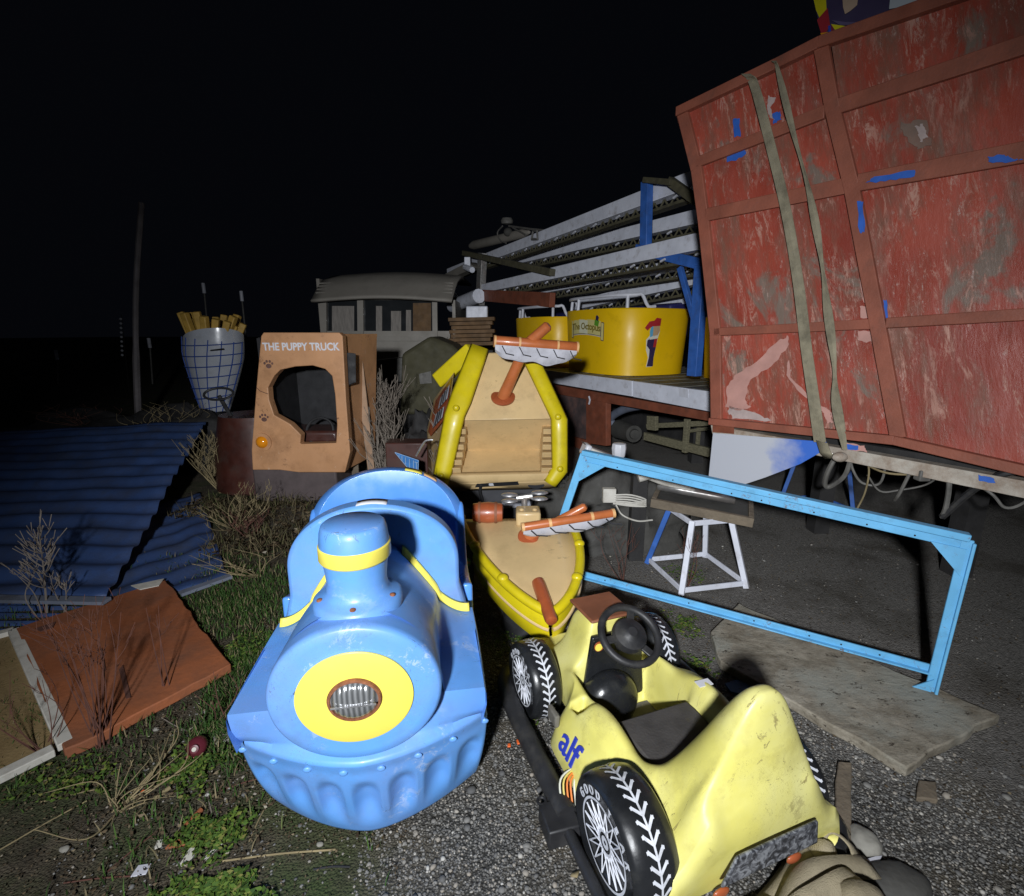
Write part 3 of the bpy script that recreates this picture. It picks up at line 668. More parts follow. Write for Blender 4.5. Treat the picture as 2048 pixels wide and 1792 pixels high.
# upright frames that carry the sweeps
def ub(a, b, inn, wd, th=.09, name='upright', mat='stblue'):
    p, q = oc(*a, inn), oc(*b, inn); d = (q-p).normalized(); mb = MB(); mb.beam(p, q, th, wd, up=d.cross(TI)); mb.build(name, M[mat], ride, bevel=.005, world=True)
ub((1294,362),(1291,505), .35, .12); ub((1276,498),(1420,532), .33, .11, .1, 'cross_beam'); ub((1388,752),(1404,530), .30, .13)
ub((1360,535),(1392,650), .36, .06, .05, 'brace'); ub((1290,360),(1345,365), .30, .06, .08, 'cap_rail', 'lattice'); ub((1340,362),(1420,420), .34, .09, .08, 'cap_rail', 'lattice')
ub((965,506),(960,610), .3, .22, .12, 'upright', 'steel'); ub((928,506),(1105,545), .2, .10, .1, 'cross_beam', 'lattice'); ub((955,590),(1105,600), .26, .22, .1, 'cross_beam', 'rustbrown')
# the folded sweeps: white steel trusses stacked on the frames
def sweep(a, b, h0, inn, label, wd=.16):
    p, q = oc(*a, inn), oc(*b, inn)
    o = thing('ride_sweep', label, 'steel truss', p, group='folded white sweeps stacked on the ride trailer')
    d = (q-p).normalized(); up = V(0,0,1); h = h0
    mb = MB(); mb.beam(p+up*0, q, wd, h); mb.build('flange', M['whitecool'], o, bevel=.006, world=True)
    mb = MB(); L = (q-p).length; k = int(L/.17)
    lo_ = -up*(h/2+.10)
    mb.beam(p+lo_, q+lo_, wd*.8, .03)
    for i in range(k):
        x0, x1 = p+d*(L*i/k)+up*(-h/2), p+d*(L*(i+.5)/k)+lo_; mb.tube([x0, x1], .013, 5); mb.tube([x1, p+d*(L*(i+1)/k)+up*(-h/2)], .013, 5)
    mb.build('lattice', M['lattice'], o, world=True)
    mb = MB()
    for i in range(0, k, 3): mb.beam(p+d*(L*(i+.35)/k)-TI*(wd/2)+up*(-h/2-.05), p+d*(L*(i+.75)/k)-TI*(wd/2)+up*(-h/2-.03), .02, .02)
    mb.build('lattice_tips', M['white'], o, world=True)['kind'] = 'stuff'
sweep((900,545),(1450,338), .17, .5, 'topmost long white sweep truss against the night sky')
sweep((1040,520),(1450,422), .16, .9, 'bluish white sweep truss just under the topmost one')
sweep((968,578),(1450,474), .17, .35, 'front white sweep truss passing behind the blue cross beam')
sweep((1050,588),(1450,512), .12, .8, 'thin white sweep truss just above the ride cars')
sweep((1150,612),(1460,542), .16, 1.1, 'lower white sweep truss behind the white railing')
sweep((1200,628),(1460,585), .12, 1.4, 'lowest white sweep truss half hidden by railing and brace')
# long roller bag and floodlight on top
o = thing('rolled_canvas', 'pale rolled canvas lying on the topmost sweep', 'canvas roll', oc(950,494,.6))
mb = MB(); mb.tube([oc(942,492,.7), oc(950,490,.7), oc(1050,466,.7), oc(1058,464,.7)], [.06,.10,.08,.03], 12); mb.build('roll', M['caravan'], o, world=True)
o = thing('floodlight', 'small round grey floodlight on an arm above the sweeps', 'floodlight', oc(1015,470,.6))
mb = MB(); mb.lathe([(.02,-.02),(.11,0),(.12,.05),(.09,.10),(.02,.11)], 16, Matrix.Translation(oc(1014,447,.6)) @ Matrix.Rotation(R(8), 4, 'X')); mb.build('lamp_housing', M['cable'], o, world=True)
mb = MB(); mb.tube([oc(1018,452,.6), oc(1060,458,.6), oc(1090,461,.6)], .02, 7); mb.tube([oc(1025,455,.6), oc(1052,470,.6)], .015, 7); mb.tube(curve([oc(1005,452,.6), oc(995,465,.6), oc(1000,480,.6), oc(1012,486,.6)], 5), .014, 7); mb.build('arm', M['cable'], o, world=True)
mb = MB(); mb.ball(oc(1016,464,.6), (.09,.08,.08), 10, 7); mb.build('lamp_bracket', M['heap'], o, world=True)
mb = MB(); c0 = oc(1070,466,.35); mb.tube([oc(1063,478,.35), oc(1066,462,.35), oc(1074,462,.35), oc(1075,478,.35), oc(1063,478,.35)], .018, 6); mb.build('clamp', M['cable'], o, world=True)
o = thing('cylinder_arm', 'grey hydraulic cylinder sticking out at the far trailer end', 'cylinder', oc(925,600,.2))
mb = MB(); mb.tube([oc(905,612,.1), oc(958,592,.1)], .14, 12); mb.tube([oc(895,600,.1), oc(910,592,.1)], .07, 10); mb.build('barrel', M['whitecool'], o, world=True)
o = thing('truss_end', 'stubby cream truss end jutting out left under the top sweep', 'steel truss', oc(910,540,.1))
mb = MB(); mb.prism([oc(889,548,.1), oc(935,524,.1), oc(948,534,.1), oc(895,560,.1)], TI*.2); mb.build('end_box', M['caravan'], o, bevel=.01, world=True)
mb = MB(); mb.box(oc(935,526,.05), (.12,.1,.22)); mb.tube([oc(930,534,0), oc(945,540,0)], .06, 8); mb.build('end_bolt', M['whitecool'], o, bevel=.01, world=True)

# ride cars
def ride_car(c, r, h, label, rot, rail=True, ry=.8, sticker=False):
    o = thing('ride_car', label, 'ride car', (c.x, c.y, dz+.015), rot, group='yellow ride cars on the trailer deck')
    n_ = 56; prof = [(1.0, 0), (1.0, .03), (1.03, .5*h), (1.06, h-.02), (1.045, h), (1.0, h)]
    def pt(a, k, z): 
        ex = .62; ca, sa = math.cos(a), math.sin(a)
        return V(k*r*math.copysign(abs(ca)**ex, ca), k*r*ry*math.copysign(abs(sa)**ex, sa), z)
    mb = MB(); mb.grid([[pt(2*math.pi*i/n_, k, z) for i in range(n_)] for k, z in prof], close=True)
    mb.build('tub', M['octo'], o, angle=60)
    mb = MB(); mb.grid([[pt(2*math.pi*i/n_, k, z) for i in range(n_)] for k, z in ((1.0, h-.004), (.96, h-.03), (.93, .2), (.02, .2))], close=True); mb.build('lining', M['octo_in'], o)
    mb = MB(); mb.prism([V(-r*.8, r*.3, .45), V(r*.8, r*.3, .45), V(r*.8, r*.75, .5), V(-r*.8, r*.75, .5)], V(0,0,h*.55)); mb.build('seat_back', M['octo_in'], o, bevel=.03)
    if rail:
        P = [pt(R(a), 1.0, h+(.16 if 198 < a < 342 else .02)) for a in range(186, 356, 8)]
        mb = MB(); mb.tube(curve(P, 3), .022, 8); mb.build('hand_rail', M['white'], o)
        for a in (212, 262, 318):
            mb = MB(); mb.tube([pt(R(a), 1.02, h-.03), pt(R(a), 1.0, h+.16)], .022, 7); mb.build('rail_post', M['white'], o)
    return o, pt
rot = math.atan2(TD.y, TD.x)
cc = E0+TD*.78+TI*.86
h_car = .86
car, pt = ride_car(cc, .80, h_car, 'large yellow ride car with a lettered scroll sticker on its curved side', rot, True, .8)
# the scroll sticker, letters and the figure sticker follow the curved side
def sur(deg, z, off): 
    a = R(deg); p = pt(a, 1.015+.03*(z/h_car), z); q = pt(a+.01, 1.0, z)-pt(a-.01, 1.0, z); nrm = V(q.y, -q.x, 0).normalized(); return p+nrm*off, q.normalized(), nrm
# arc-length table along the front so that prints are not squeezed
tab = [0.0]; degs = [180+.5*i for i in range(361)]
for i in range(1, len(degs)): tab.append(tab[-1]+(pt(R(degs[i]), 1, 0)-pt(R(degs[i-1]), 1, 0)).length)
def at_s(s, z, off=.004):
    s = max(0, min(tab[-1], s)); i = int(np.searchsorted(tab, s)); i = max(1, min(len(degs)-1, i)); t = (s-tab[i-1])/max(1e-9, tab[i]-tab[i-1])
    return sur(degs[i-1]+.5*t, z, off)[0]
def sticker(poly, mat, off, name, parent=car):
    """poly in (s, z) on the car side, cut into strips so that it bends"""
    mb = MB(); me = bpy.data.meshes.new('q')
    import bmesh
    bm = bmesh.new(); vs = [bm.verts.new((a, b, 0)) for a, b in poly]; bm.faces.new(vs)
    bmesh.ops.triangulate(bm, faces=bm.faces[:]); bmesh.ops.subdivide_edges(bm, edges=bm.edges[:], cuts=3, use_grid_fill=True)
    mb.add([at_s(v_.co.x, v_.co.y, off) for v_ in bm.verts], [[v_.index for v_ in f.verts] for f in bm.faces]) if not bm.verts.index_update() else None
    bm.free(); bpy.data.meshes.remove(me); return mb.build(name, mat, parent, smooth=True)
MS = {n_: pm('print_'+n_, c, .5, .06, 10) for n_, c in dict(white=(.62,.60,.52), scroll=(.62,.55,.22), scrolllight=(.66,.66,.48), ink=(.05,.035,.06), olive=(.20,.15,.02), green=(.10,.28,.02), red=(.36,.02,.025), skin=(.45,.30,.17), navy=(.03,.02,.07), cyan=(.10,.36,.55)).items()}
bpy.context.view_layer.update(); car_m = car.matrix_world.copy()
def find_s(u):
    best = (9e9, 0)
    for i in range(200):
        s_ = tab[-1]*(.12+.8*i/199); p = car_m @ at_s(s_, .5); q = V(p.x, p.y, p.z-CAM_H); a = q.y*_c-q.z*_s; e = abs(1024+1000*q.x/a-u)
        nr = sur(degs[min(len(degs)-1, int(np.searchsorted(tab, s_)))], .5, 0)[2]; nr = car_m.to_3x3() @ nr
        if nr.dot(V(-p.x, -p.y, 0)) < 0: continue
        if e < best[0]: best = (e, s_)
    return best[1]
S0 = tab[-1]*.5; scroll_c = find_s(1172); SZ = .60
arch = lambda x: .045*math.cos(x*3.2)
def scroll(wd, ht, mat, off, name, x0=0):
    up = [(scroll_c+x0+wd*(i/12-.5), SZ+ht/2+arch(wd*(i/12-.5))-.02*(i/12)) for i in range(13)]; dn = [(scroll_c+x0+wd*(i/12-.5), SZ-ht/2+arch(wd*(i/12-.5))-.02*(i/12)) for i in range(12, -1, -1)]
    return sticker(dn[::-1]+up[::-1], mat, off, name)
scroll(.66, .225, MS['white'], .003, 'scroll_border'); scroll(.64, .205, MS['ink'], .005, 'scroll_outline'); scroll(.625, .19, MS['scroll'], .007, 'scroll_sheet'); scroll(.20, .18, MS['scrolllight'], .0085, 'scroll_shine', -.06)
for sg in (-1, 1):
    x = scroll_c+sg*.345; sticker([(x-.028, SZ-.15+.03*(sg < 0)), (x+.028, SZ-.16+.03*(sg < 0)), (x+.03, SZ+.10+.02*sg*-1), (x-.025, SZ+.11+.02*sg*-1)], MS['ink'], .006, 'scroll_end'); sticker([(x-.02, SZ-.14+.03*(sg < 0)), (x+.02, SZ-.15+.03*(sg < 0)), (x+.022, SZ+.09-.02*sg), (x-.018, SZ+.10-.02*sg)], MS['scroll'], .008, 'scroll_roll')
tm = text_mb('The Octopus', .128, Matrix.Identity(4), 0.0, .003, .92)
lm = MB(); lm.add([at_s(scroll_c-.01+v_[0]*1.02, SZ+arch(v_[0])+v_[1]-.02*(v_[0]/.66+.5)-.0, .011) for v_ in tm.v], tm.f); lm.build('lettering', MS['olive'], car, smooth=False)
sticker([(scroll_c+.19, SZ+.05), (scroll_c+.27, SZ+.03), (scroll_c+.29, SZ+.10), (scroll_c+.25, SZ+.13), (scroll_c+.2, SZ+.12)], MS['green'], .012, 'parrot_body'); sticker([(scroll_c+.22, SZ+.12), (scroll_c+.27, SZ+.10), (scroll_c+.285, SZ+.15), (scroll_c+.25, SZ+.18), (scroll_c+.225, SZ+.17)], MS['navy'], .014, 'parrot_hat')
fx = find_s(1308); fz = .12
def fig(poly, mat, off, name): sticker([(fx+a*.0019, fz+b*.0019) for a, b in poly], mat, off, name)
fig([(-30,-3),(14,-3),(26,60),(34,110),(50,200),(66,250),(66,325),(20,330),(-10,300),(-62,255),(-55,240),(-20,240),(-12,215),(-42,180),(-38,110),(-20,60)], MS['white'], .003, 'figure_border')
fig([(-26,0),(-8,0),(4,60),(10,95),(14,50),(14,0),(24,2),(24,60),(34,120),(-12,120),(-14,60)], MS['navy'], .006, 'figure_legs')
fig([(-14,115),(34,115),(44,190),(20,205),(-10,195),(-34,175),(-36,140)], MS['navy'], .007, 'figure_coat'); fig([(12,130),(36,130),(42,185),(20,190)], MS['red'], .009, 'figure_waistcoat'); fig([(-20,180),(40,188),(36,205),(-16,200)], MS['white'], .010, 'figure_collar')
fig([(0,205),(40,210),(58,240),(54,272),(10,272),(-2,240)], MS['skin'], .011, 'figure_face'); fig([(-18,195),(2,205),(4,270),(-12,272),(-22,235)], MS['cyan'], .012, 'figure_hair')
fig([(-4,268),(58,272),(62,320),(24,325),(4,305),(-30,300),(-60,258),(-34,276),(-40,240),(-22,258)], MS['red'], .013, 'figure_bandana')
car2, pt2 = ride_car(E0+TD*(-.95)+TI*.75, .72, h_car*.93, 'yellow ride car half hidden behind the raised orange spar', rot, True, .75)
mb = MB(); mb.add([(a*.72, b, c) for a, b, c in []], []) if False else None
car3, pt3 = ride_car(E0+TD*2.6+TI*1.5, .62, h_car*.86, 'plain yellow ride car behind the blue upright next to the red wall', rot, False, .8)

# ------------------------------------------------------------------ far background
cv = thing('caravan', 'pale static caravan with dark bay windows standing far back in the dark', 'caravan', (-2.6, 10.5, 0))
CY = 10.0
def cq(pts, th, mat, name, Y=CY, **k):
    mb = MB(); mb.prism([W(u, v, Y=Y) for u, v in pts], V(0, th, 0)); return mb.build(name, M[mat], cv, world=True, **k)
cq([(642,662),(900,662),(900,790),(660,790)], .06, 'caravan', 'lower_wall'); 
for i in range(4): cq([(650,684+i*20),(902,684+i*20),(902,698+i*20),(650,698+i*20)], .02, 'caravan', 'cladding_board', CY-.025)
mb = MB(); ra, rb = W(628,600,Y=9.7), W(905,598,Y=9.7); rows_ = []
for y_, z_ in ((9.55, -.04), (9.6, .0), (9.8, .20), (10.0, .36), (10.6, .50), (13.0, .55)):
    f_ = (y_-9.55)/.6; x0 = ra.x+.10*min(1, f_); rows_.append([V(x0+(rb.x-ra.x)*i/14, y_, ra.z+z_+.07*math.sin(math.pi*i/14)) for i in range(15)])
mb.grid(rows_); mb.build('roof', M['caravan'], cv, thick=.05, world=True)
for i in range(5):
    mb = MB(); k = i/5; mb.beam(V(ra.x+.05, 9.62+.35*k, ra.z+.03+.34*k**.8), V(rb.x, 9.62+.35*k, ra.z+.03+.34*k**.8), .02, .02); mb.build('roof_rib', M['caravan'], cv, world=True)
for u0, u1 in ((640,652),(714,726),(864,874)): cq([(u0,592),(u1,592),(u1+1,676),(u0+1,676)], .08, 'caravan', 'window_post', CY-.04)
cq([(640,588),(905,590),(905,600),(640,600)], .1, 'caravan', 'window_head', CY-.04); cq([(648,672),(895,674),(895,682),(648,682)], .14, 'caravan', 'sill', CY-.08)
for u0, u1 in ((652,714),(726,864)): cq([(u0,599),(u1,600),(u1,673),(u0,672)], .02, 'pane', 'window_pane', CY+.03)
for u0, u1, v0 in ((664,708,612),(752,764,612),(782,802,622),(812,822,620)): cq([(u0,v0),(u1,v0),(u1,672),(u0,672)], .02, 'curtain', 'curtain', CY+.006)
cq([(826,606),(862,606),(862,672),(826,672)], .02, 'pallet', 'inner_door', CY+.004)
mb = MB(); a, b_ = W(905,600,Y=CY), W(905,790,Y=CY); mb.box(((a.x+.02), 11.5, (a.z+b_.z)/2), (.06, 3, a.z-b_.z)); mb.build('end_wall', M['caravan'], cv, world=True); mb = MB(); mb.box((W(642,700,Y=CY).x+.05, 11.5, 1.6), (.06,3,2.0)); mb.build('end_wall', M['caravan'], cv, world=True)
cq([(735,722),(825,712),(825,765),(720,765)], .3, 'cable', 'tow_locker', CY-.5, bevel=.03)
mb = MB(); mb.box((-1.9, 10.6, .32), (2.6,.8,.6)); mb.build('underbody', M['dark'], cv, world=True)

def sbox(name, label, cat, pts, Y, th, mat, bevel=.02, part='body'):
    P = [W(u, v, Y=Y) for u, v in pts]; o = thing(name, label, cat, (sum(p.x for p in P)/len(P), Y, 0))
    mb = MB(); mb.prism(P, V(0, th, 0)); mb.build(part, M[mat], o, bevel=bevel, world=True); return o
o = sbox('covered_stall', 'dark olive tarpaulin-covered stall between caravan and yellow ship', 'stall', [(800,800),(803,708),(860,672),(905,690),(935,720),(935,830),(800,830)], 7.2, 1.0, 'tarp', .05, 'tarpaulin')
mb = MB(); mb.prism([W(u, v, Y=7.18) for u, v in ((838,748),(862,742),(864,766),(840,768))], V(0,.02,0)); mb.build('label_plate', M['cable'], o, world=True)
mb = MB(); mb.box((o.location.x, 7.7, .3), (.9,.8,.6)); mb.build('base_box', M['dark'], o, world=True)
pal = thing('timber_stack', 'stack of brown timber boards left of the yellow ride cars', 'timber stack', (W(945,660,Y=8.4).x, 8.4, 0))
for i in range(7):
    a, b_ = W(900+3*i % 7, 640+i*8, Y=8.4), W(990-4*(i % 3), 638+i*8, Y=8.4); mb = MB(); mb.beam(a, b_, .5, .055); mb.build('board', M['pallet'], pal, bevel=.004, world=True)
mb = MB(); a = W(945,700,Y=8.6); mb.box((a.x, 8.6, a.z/2), (.7,.4,a.z)); mb.build('bearer', M['dark'], pal, world=True)
o = sbox('equipment_box', 'grey electrical box under the far end of the sweeps', 'box', [(932,612),(975,612),(975,640),(932,640)], 8.9, .3, 'whitecool', .02, 'casing'); mb = MB(); mb.tube([(o.location.x, 9.05, 0), (o.location.x, 9.05, 1.6)], .05, 8); mb.build('stand', M['dark'], o, world=True)

# left: pole, fries cone, distant marks
p = W(279,855,Y=8.0)
o = thing('wooden_pole', 'tall thin grey pole standing alone in the dark on the left', 'pole', (p.x, 8.0, 0))
mb = MB(); mb.tube(curve([V(p.x+.03, 8, -.05), W(278,850,Y=8), W(272,690,Y=8), W(273,560,Y=8), W(283,405,Y=8)], 6), [.05]*12+[.04]*13, 8); mb.build('shaft', M['pole'], o, world=True)
for i, (u, v0, v1, lb) in enumerate([(406,566,640,'thin pale marker post with a light top above the fries cone'), (482,582,620,'short faint marker post right of the fries cone'), (111,700,752,'small pale post glinting far left in the dark'), (297,676,730,'faint bluish post right of the tall grey pole')]):
    Y = 16; a, b_ = W(u+2, v1, Y=Y), W(u, v0, Y=Y); o = thing('marker_post', lb, 'post', (a.x, Y, 0)); mb = MB(); mb.tube([(a.x, Y, 0), (b_.x, Y, b_.z-.3)], .025, 6); mb.build('stake', M['cable'], o, world=True); mb = MB(); mb.tube([(b_.x, Y, b_.z-.3), (b_.x, Y, b_.z)], .05, 8); mb.build('reflector', M['whitecool'], o, world=True)
ch = thing('reflector_string', 'dotted string of small bright reflectors left of the tall pole', 'reflectors', (W(245,660,Y=14).x, 14, 0))
mb = MB(); a, b_ = W(246,712,Y=14), W(243,630,Y=14); mb.tube([(a.x, 14, 0), (b_.x, 14, b_.z)], .008, 5); mb.build('cord', M['dark'], ch, world=True)
for i in range(9):
    a = W(243+i*.4, 638+i*9, Y=14); mb = MB(); mb.ball((a.x, 13.97, a.z), .035, 8, 6); mb.build('reflector', M['tread'], ch, world=True)
o = thing('white_plank', 'pale plank lying far left in the dark', 'plank', W(40,757,Y=12)); mb = MB(); mb.beam(W(18,759,Y=12), W(60,754,Y=12), .1, .05); mb.build('board', M['cable'], o, world=True)
o.location.z = W(40,757,Y=12).z
fc = thing('fries_cone', 'giant white cone of french fries with blue grid leaning behind the tan truck', 'fries statue', (W(428,820,Y=7).x, 7.0, 0))
top, bot = W(428,690,Y=7), W(432,850,Y=7); ax = (top-bot).normalized(); L = (top-bot).length
yv = V(0,1,0); xv = yv.cross(ax).normalized(); yv = ax.cross(xv).normalized()
Mx = Matrix(((xv.x,yv.x,ax.x,bot.x),(xv.y,yv.y,ax.y,bot.y),(xv.z,yv.z,ax.z,bot.z),(0,0,0,1)))
cone = lambda t: (.10+.29*min(1, t*1.25)**.8)
prof = [(.02,0)]+[(cone(t)*(1 if t < .9 else 1-.25*(t-.9)), t*(L+.10)) for t in [i/14 for i in range(15)]]
vs_rows = []
for r_, z_ in prof: vs_rows.append([Mx @ V(r_*math.cos(a), r_*.8*math.sin(a), z_*(1+(.16*math.sin(a+2.4) if z_ > L*.7 else 0)*(z_/L-.7)*2)) for a in [2*math.pi*i/28 for i in range(28)]])
mb = MB(); mb.grid(vs_rows, close=True); mb.build('paper_cone', M['cone'], fc, world=True)
for s_ in range(-3, 4):   # the blue printed lines wrap the cone
    a0 = R(-90+s_*24); mb = MB(); mb.tube([Mx @ V((cone(t)+.004)*math.cos(a0+.25*t), (cone(t)+.004)*.8*math.sin(a0+.25*t), t*(L+.08)) for t in [i/12 for i in range(1, 13)]], .007, 4); mb.build('grid_line', M['conegrid'], fc, world=True)
for k_ in range(1, 9):
    t = k_/8.2; mb = MB(); mb.tube([Mx @ V((cone(t)+.004)*math.cos(a), (cone(t)+.004)*.8*math.sin(a), (t+.05*math.sin(a*1.0+1.2))*(L+.05)) for a in [R(d) for d in range(180, 361, 12)]], .007, 4); mb.build('grid_line', M['conegrid'], fc, world=True)
rf = random.Random(4)
for i in range(17):
    a = R(-100+200*(i/16)-80*0) if False else 2*math.pi*i/17; rr = .24 if i % 2 else .16
    b0 = Mx @ V(rr*math.cos(a), rr*.8*math.sin(a), L-.02); d = (ax+Mx.to_3x3() @ V(math.cos(a), math.sin(a)*.5, 0)*.42).normalized()
    mb = MB(); mb.beam(b0, b0+d*rf.uniform(.30, .48), .085, .085, up=(rf.uniform(-.3,.3), 1, .2)); mb.build('fry', M['fry'], fc, bevel=.012, world=True)
mb = MB(); mb.tube([(bot.x, 7, 0), (bot.x, 7, bot.z+.1)], .06, 10); mb.box((bot.x, 7, .04), (.5,.5,.08)); mb.build('foot', M['dark'], fc, world=True)
mb = MB(); mb.tube([W(414,702,Y=6.72), W(447,698,Y=6.70)], .012, 6); mb.build('bracket', M['black'], fc, world=True)

# ------------------------------------------------------------------ tan truck ride
tk = thing('truck_ride', 'tan truck kiddie ride with white lettering and open window behind the train', 'kiddie ride', (-1.9, 4.6, 0))
def tq(u, v, Y=4.5): return W(u, v, Y=Y)
def rrect(x0, x1, y0, y1, r, n=5):
    out = []
    for cx, cy, a0 in ((x1-r, y0+r, -90), (x1-r, y1-r, 0), (x0+r, y1-r, 90), (x0+r, y0+r, 180)):
        for i in range(n+1): a = R(a0+90*i/n); out.append((cx+r*math.cos(a), cy+r*math.sin(a)))
    return out
# front panel with arched opening: outer strip left, right, top, bottom pieces meet on hidden seams
outer = [(522,672),(527,665),(678,665),(685,672),(692,800),(700,905),(690,945),(598,945),(560,940),(505,940),(503,900),(512,780)]
hole = [(548,752),(560,740),(590,733),(625,731),(650,738),(664,752),(670,790),(674,850),(672,886),(600,888),(602,870),(580,848),(548,830),(538,800),(536,775)]
import bmesh
def holed(outer, hole, Y, th, mat, name, parent, bevel=.008):
    bm = bmesh.new(); ov = [bm.verts.new(W(u, v, Y=Y)-parent.location) for u, v in outer]; hv = [bm.verts.new(W(u, v, Y=Y)-parent.location) for u, v in hole]
    es = [bm.edges.new((ov[i], ov[(i+1) % len(ov)])) for i in range(len(ov))]+[bm.edges.new((hv[i], hv[(i+1) % len(hv)])) for i in range(len(hv))]
    r_ = bmesh.ops.triangle_fill(bm, use_beauty=True, edges=es)
    fs = [f for f in bm.faces]
    ex = bmesh.ops.extrude_face_region(bm, geom=fs); vv = [e for e in ex['geom'] if isinstance(e, bmesh.types.BMVert)]
    bmesh.ops.translate(bm, verts=vv, vec=(0, th, 0)); bmesh.ops.recalc_face_normals(bm, faces=bm.faces[:])
    me = bpy.data.meshes.new(name); bm.to_mesh(me); bm.free(); o = bpy.data.objects.new(name, me); col.objects.link(o); o.parent = parent; me.materials.append(mat)
    if bevel: m = o.modifiers.new('bevel', 'BEVEL'); m.width = bevel; m.segments = 2; m.limit_method = 'ANGLE'; m.angle_limit = R(50)
    return o
holed(outer, hole, 4.5, .10, M['truck'], 'front_panel', tk)
mb = MB(); P = [W(u, v, Y=4.6) for u, v in ((684,672),(684,945))]; q = V(.13, .70, 0)
mb.prism([P[0], P[0]+q, P[1]+q, P[1]], V(-.03,.01,0)); mb.build('side_panel', M['truck'], tk, bevel=.006, world=True)
mb = MB(); mb.prism([W(u, v, Y=4.62)+V(.03,.1,0)*0 for u, v in ((690,705),(706,707),(707,765),(692,772))], V(.02,.01,0)); mb.build('side_window', M['black_gap'], tk, world=True)
mb = MB(); a, b_ = W(525,668,Y=4.6), W(684,668,Y=4.6); mb.prism([a, b_, b_+q, a+q], V(0,0,-.03)); mb.build('roof', M['truck'], tk, world=True)
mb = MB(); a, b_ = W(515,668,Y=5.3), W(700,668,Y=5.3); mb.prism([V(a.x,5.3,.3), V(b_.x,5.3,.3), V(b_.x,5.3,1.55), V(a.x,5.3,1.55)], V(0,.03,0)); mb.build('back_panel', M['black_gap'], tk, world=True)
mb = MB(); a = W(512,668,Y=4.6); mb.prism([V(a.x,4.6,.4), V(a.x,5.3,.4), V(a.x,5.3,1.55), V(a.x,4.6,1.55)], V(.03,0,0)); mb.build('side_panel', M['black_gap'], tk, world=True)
mb = MB(); c = W(600,960,Y=4.7); mb.box((c.x, 4.95, .20), (.80,.72,.40)); mb.build('pedestal', M['base'], tk, bevel=.02, world=True)
mb = MB(); a, b_ = W(548,905,Y=4.75), W(690,905,Y=4.75); mb.box(((a.x+b_.x)/2, 4.9, .62), (.60,.4,.12)); mb.build('bench', M['maroon'], tk, bevel=.03, world=True)
mb = MB(); c = W(640,862,Y=4.75); mb.tube([c+V(0,0,.0)+V(.13*math.cos(a), .05*math.sin(a), .12*math.sin(a)) for a in [2*math.pi*i/24 for i in range(24)]], .013, 7, True); mb.build('steering_wheel', M['black'], tk, world=True)
c = W(602,694,Y=4.498); text_mb('THE PUPPY TRUCK', .092, frame(c, (1,0,0), (0,-.05,1)), .003, .0025, 1.0, .86).build('lettering', M['white_sticker'], tk, smooth=False, world=True)
def paw(u, v, s):
    c = W(u, v, Y=4.496); mb = MB()
    for dx, dz_, rx, rz in ((0,-.3,.55,.45),(-.75,.25,.22,.28),(-.3,.62,.22,.28),(.3,.6,.22,.28),(.75,.2,.2,.24)):
        mb.prism([c+V((dx+rx*math.cos(a))*s, 0, (dz_+rz*math.sin(a))*s) for a in [2*math.pi*i/14 for i in range(14)]], V(0,-.002,0))
    mb.build('paw_print', M['paw'], tk, smooth=False, world=True)
paw(537,729,.045); paw(528,836,.045)
mb = MB(); mb.lathe([(.06,0),(.055,.02),(.03,.04),(.005,.045)], 18, frame(W(525,884,Y=4.5), (1,0,0), (0,0,1))); mb.build('headlamp', M['amber'], tk, world=True)
mb = MB(); mb.lathe([(.085,0),(.085,.012),(.06,.014)], 20, frame(W(525,884,Y=4.498), (1,0,0), (0,0,1))); mb.build('lamp_surround', M['truck'], tk, world=True)
# thin seam line on the panel
mb = MB(); mb.tube([W(513,775,Y=4.497), W(520,782,Y=4.497), W(536,788,Y=4.497)], .003, 4); mb.build('panel_seam', M['paw'], tk, world=True)
o = thing('broken_panel', 'splintered pale wooden boards leaning beside the tan truck', 'boards', (W(720,800,Y=5.2).x, 5.2, 0))
for (u0,v0,u1,v1) in ((716,700,738,900),(696,725,706,930),(650,930,652,960)):
    mb = MB(); a, b_ = W(u0, v0, Y=5.0), W(u1, v1, Y=5.0); mb.beam(a, V(b_.x+.02, 5.0, 0.02), .02, .07, up=(1,0,0)); mb.build('board', M['wood'] if u0 != 716 else pm('raw_pale_wood', (.34,.22,.14), .8, .2, 8), o, world=True)
# low dark ride body left of the truck
o = thing('maroon_ride_base', 'low dark maroon kiddie ride body among weeds left of the tan truck', 'kiddie ride', (-2.75, 5.0, 0))
rows_ = []
for t in [i/10 for i in range(11)]:
    z_ = .05+.75*t; wv_ = .42*(1-.25*t*t); rows_.append([V(-2.62+wv_*math.cos(a), 5.0+.35*math.sin(a)*(1-.2*t), z_) for a in [2*math.pi*i/24 for i in range(24)]])
rows_.append([V(-2.62, 5.0, .78)]*24); mb = MB(); mb.grid(rows_, close=True); mb.build('body_shell', M['maroon'], o, world=True)
mb = MB(); mb.tube([V(-2.85+.14*math.cos(a), 4.85+.06*math.sin(a), 1.02+.05*math.sin(a)) for a in [2*math.pi*i/20 for i in range(20)]], .012, 7, True); mb.tube([(-2.8,4.95,.75), (-2.85,4.85,1.0)], .02, 7); mb.build('steering_wheel', M['black'], o, world=True)

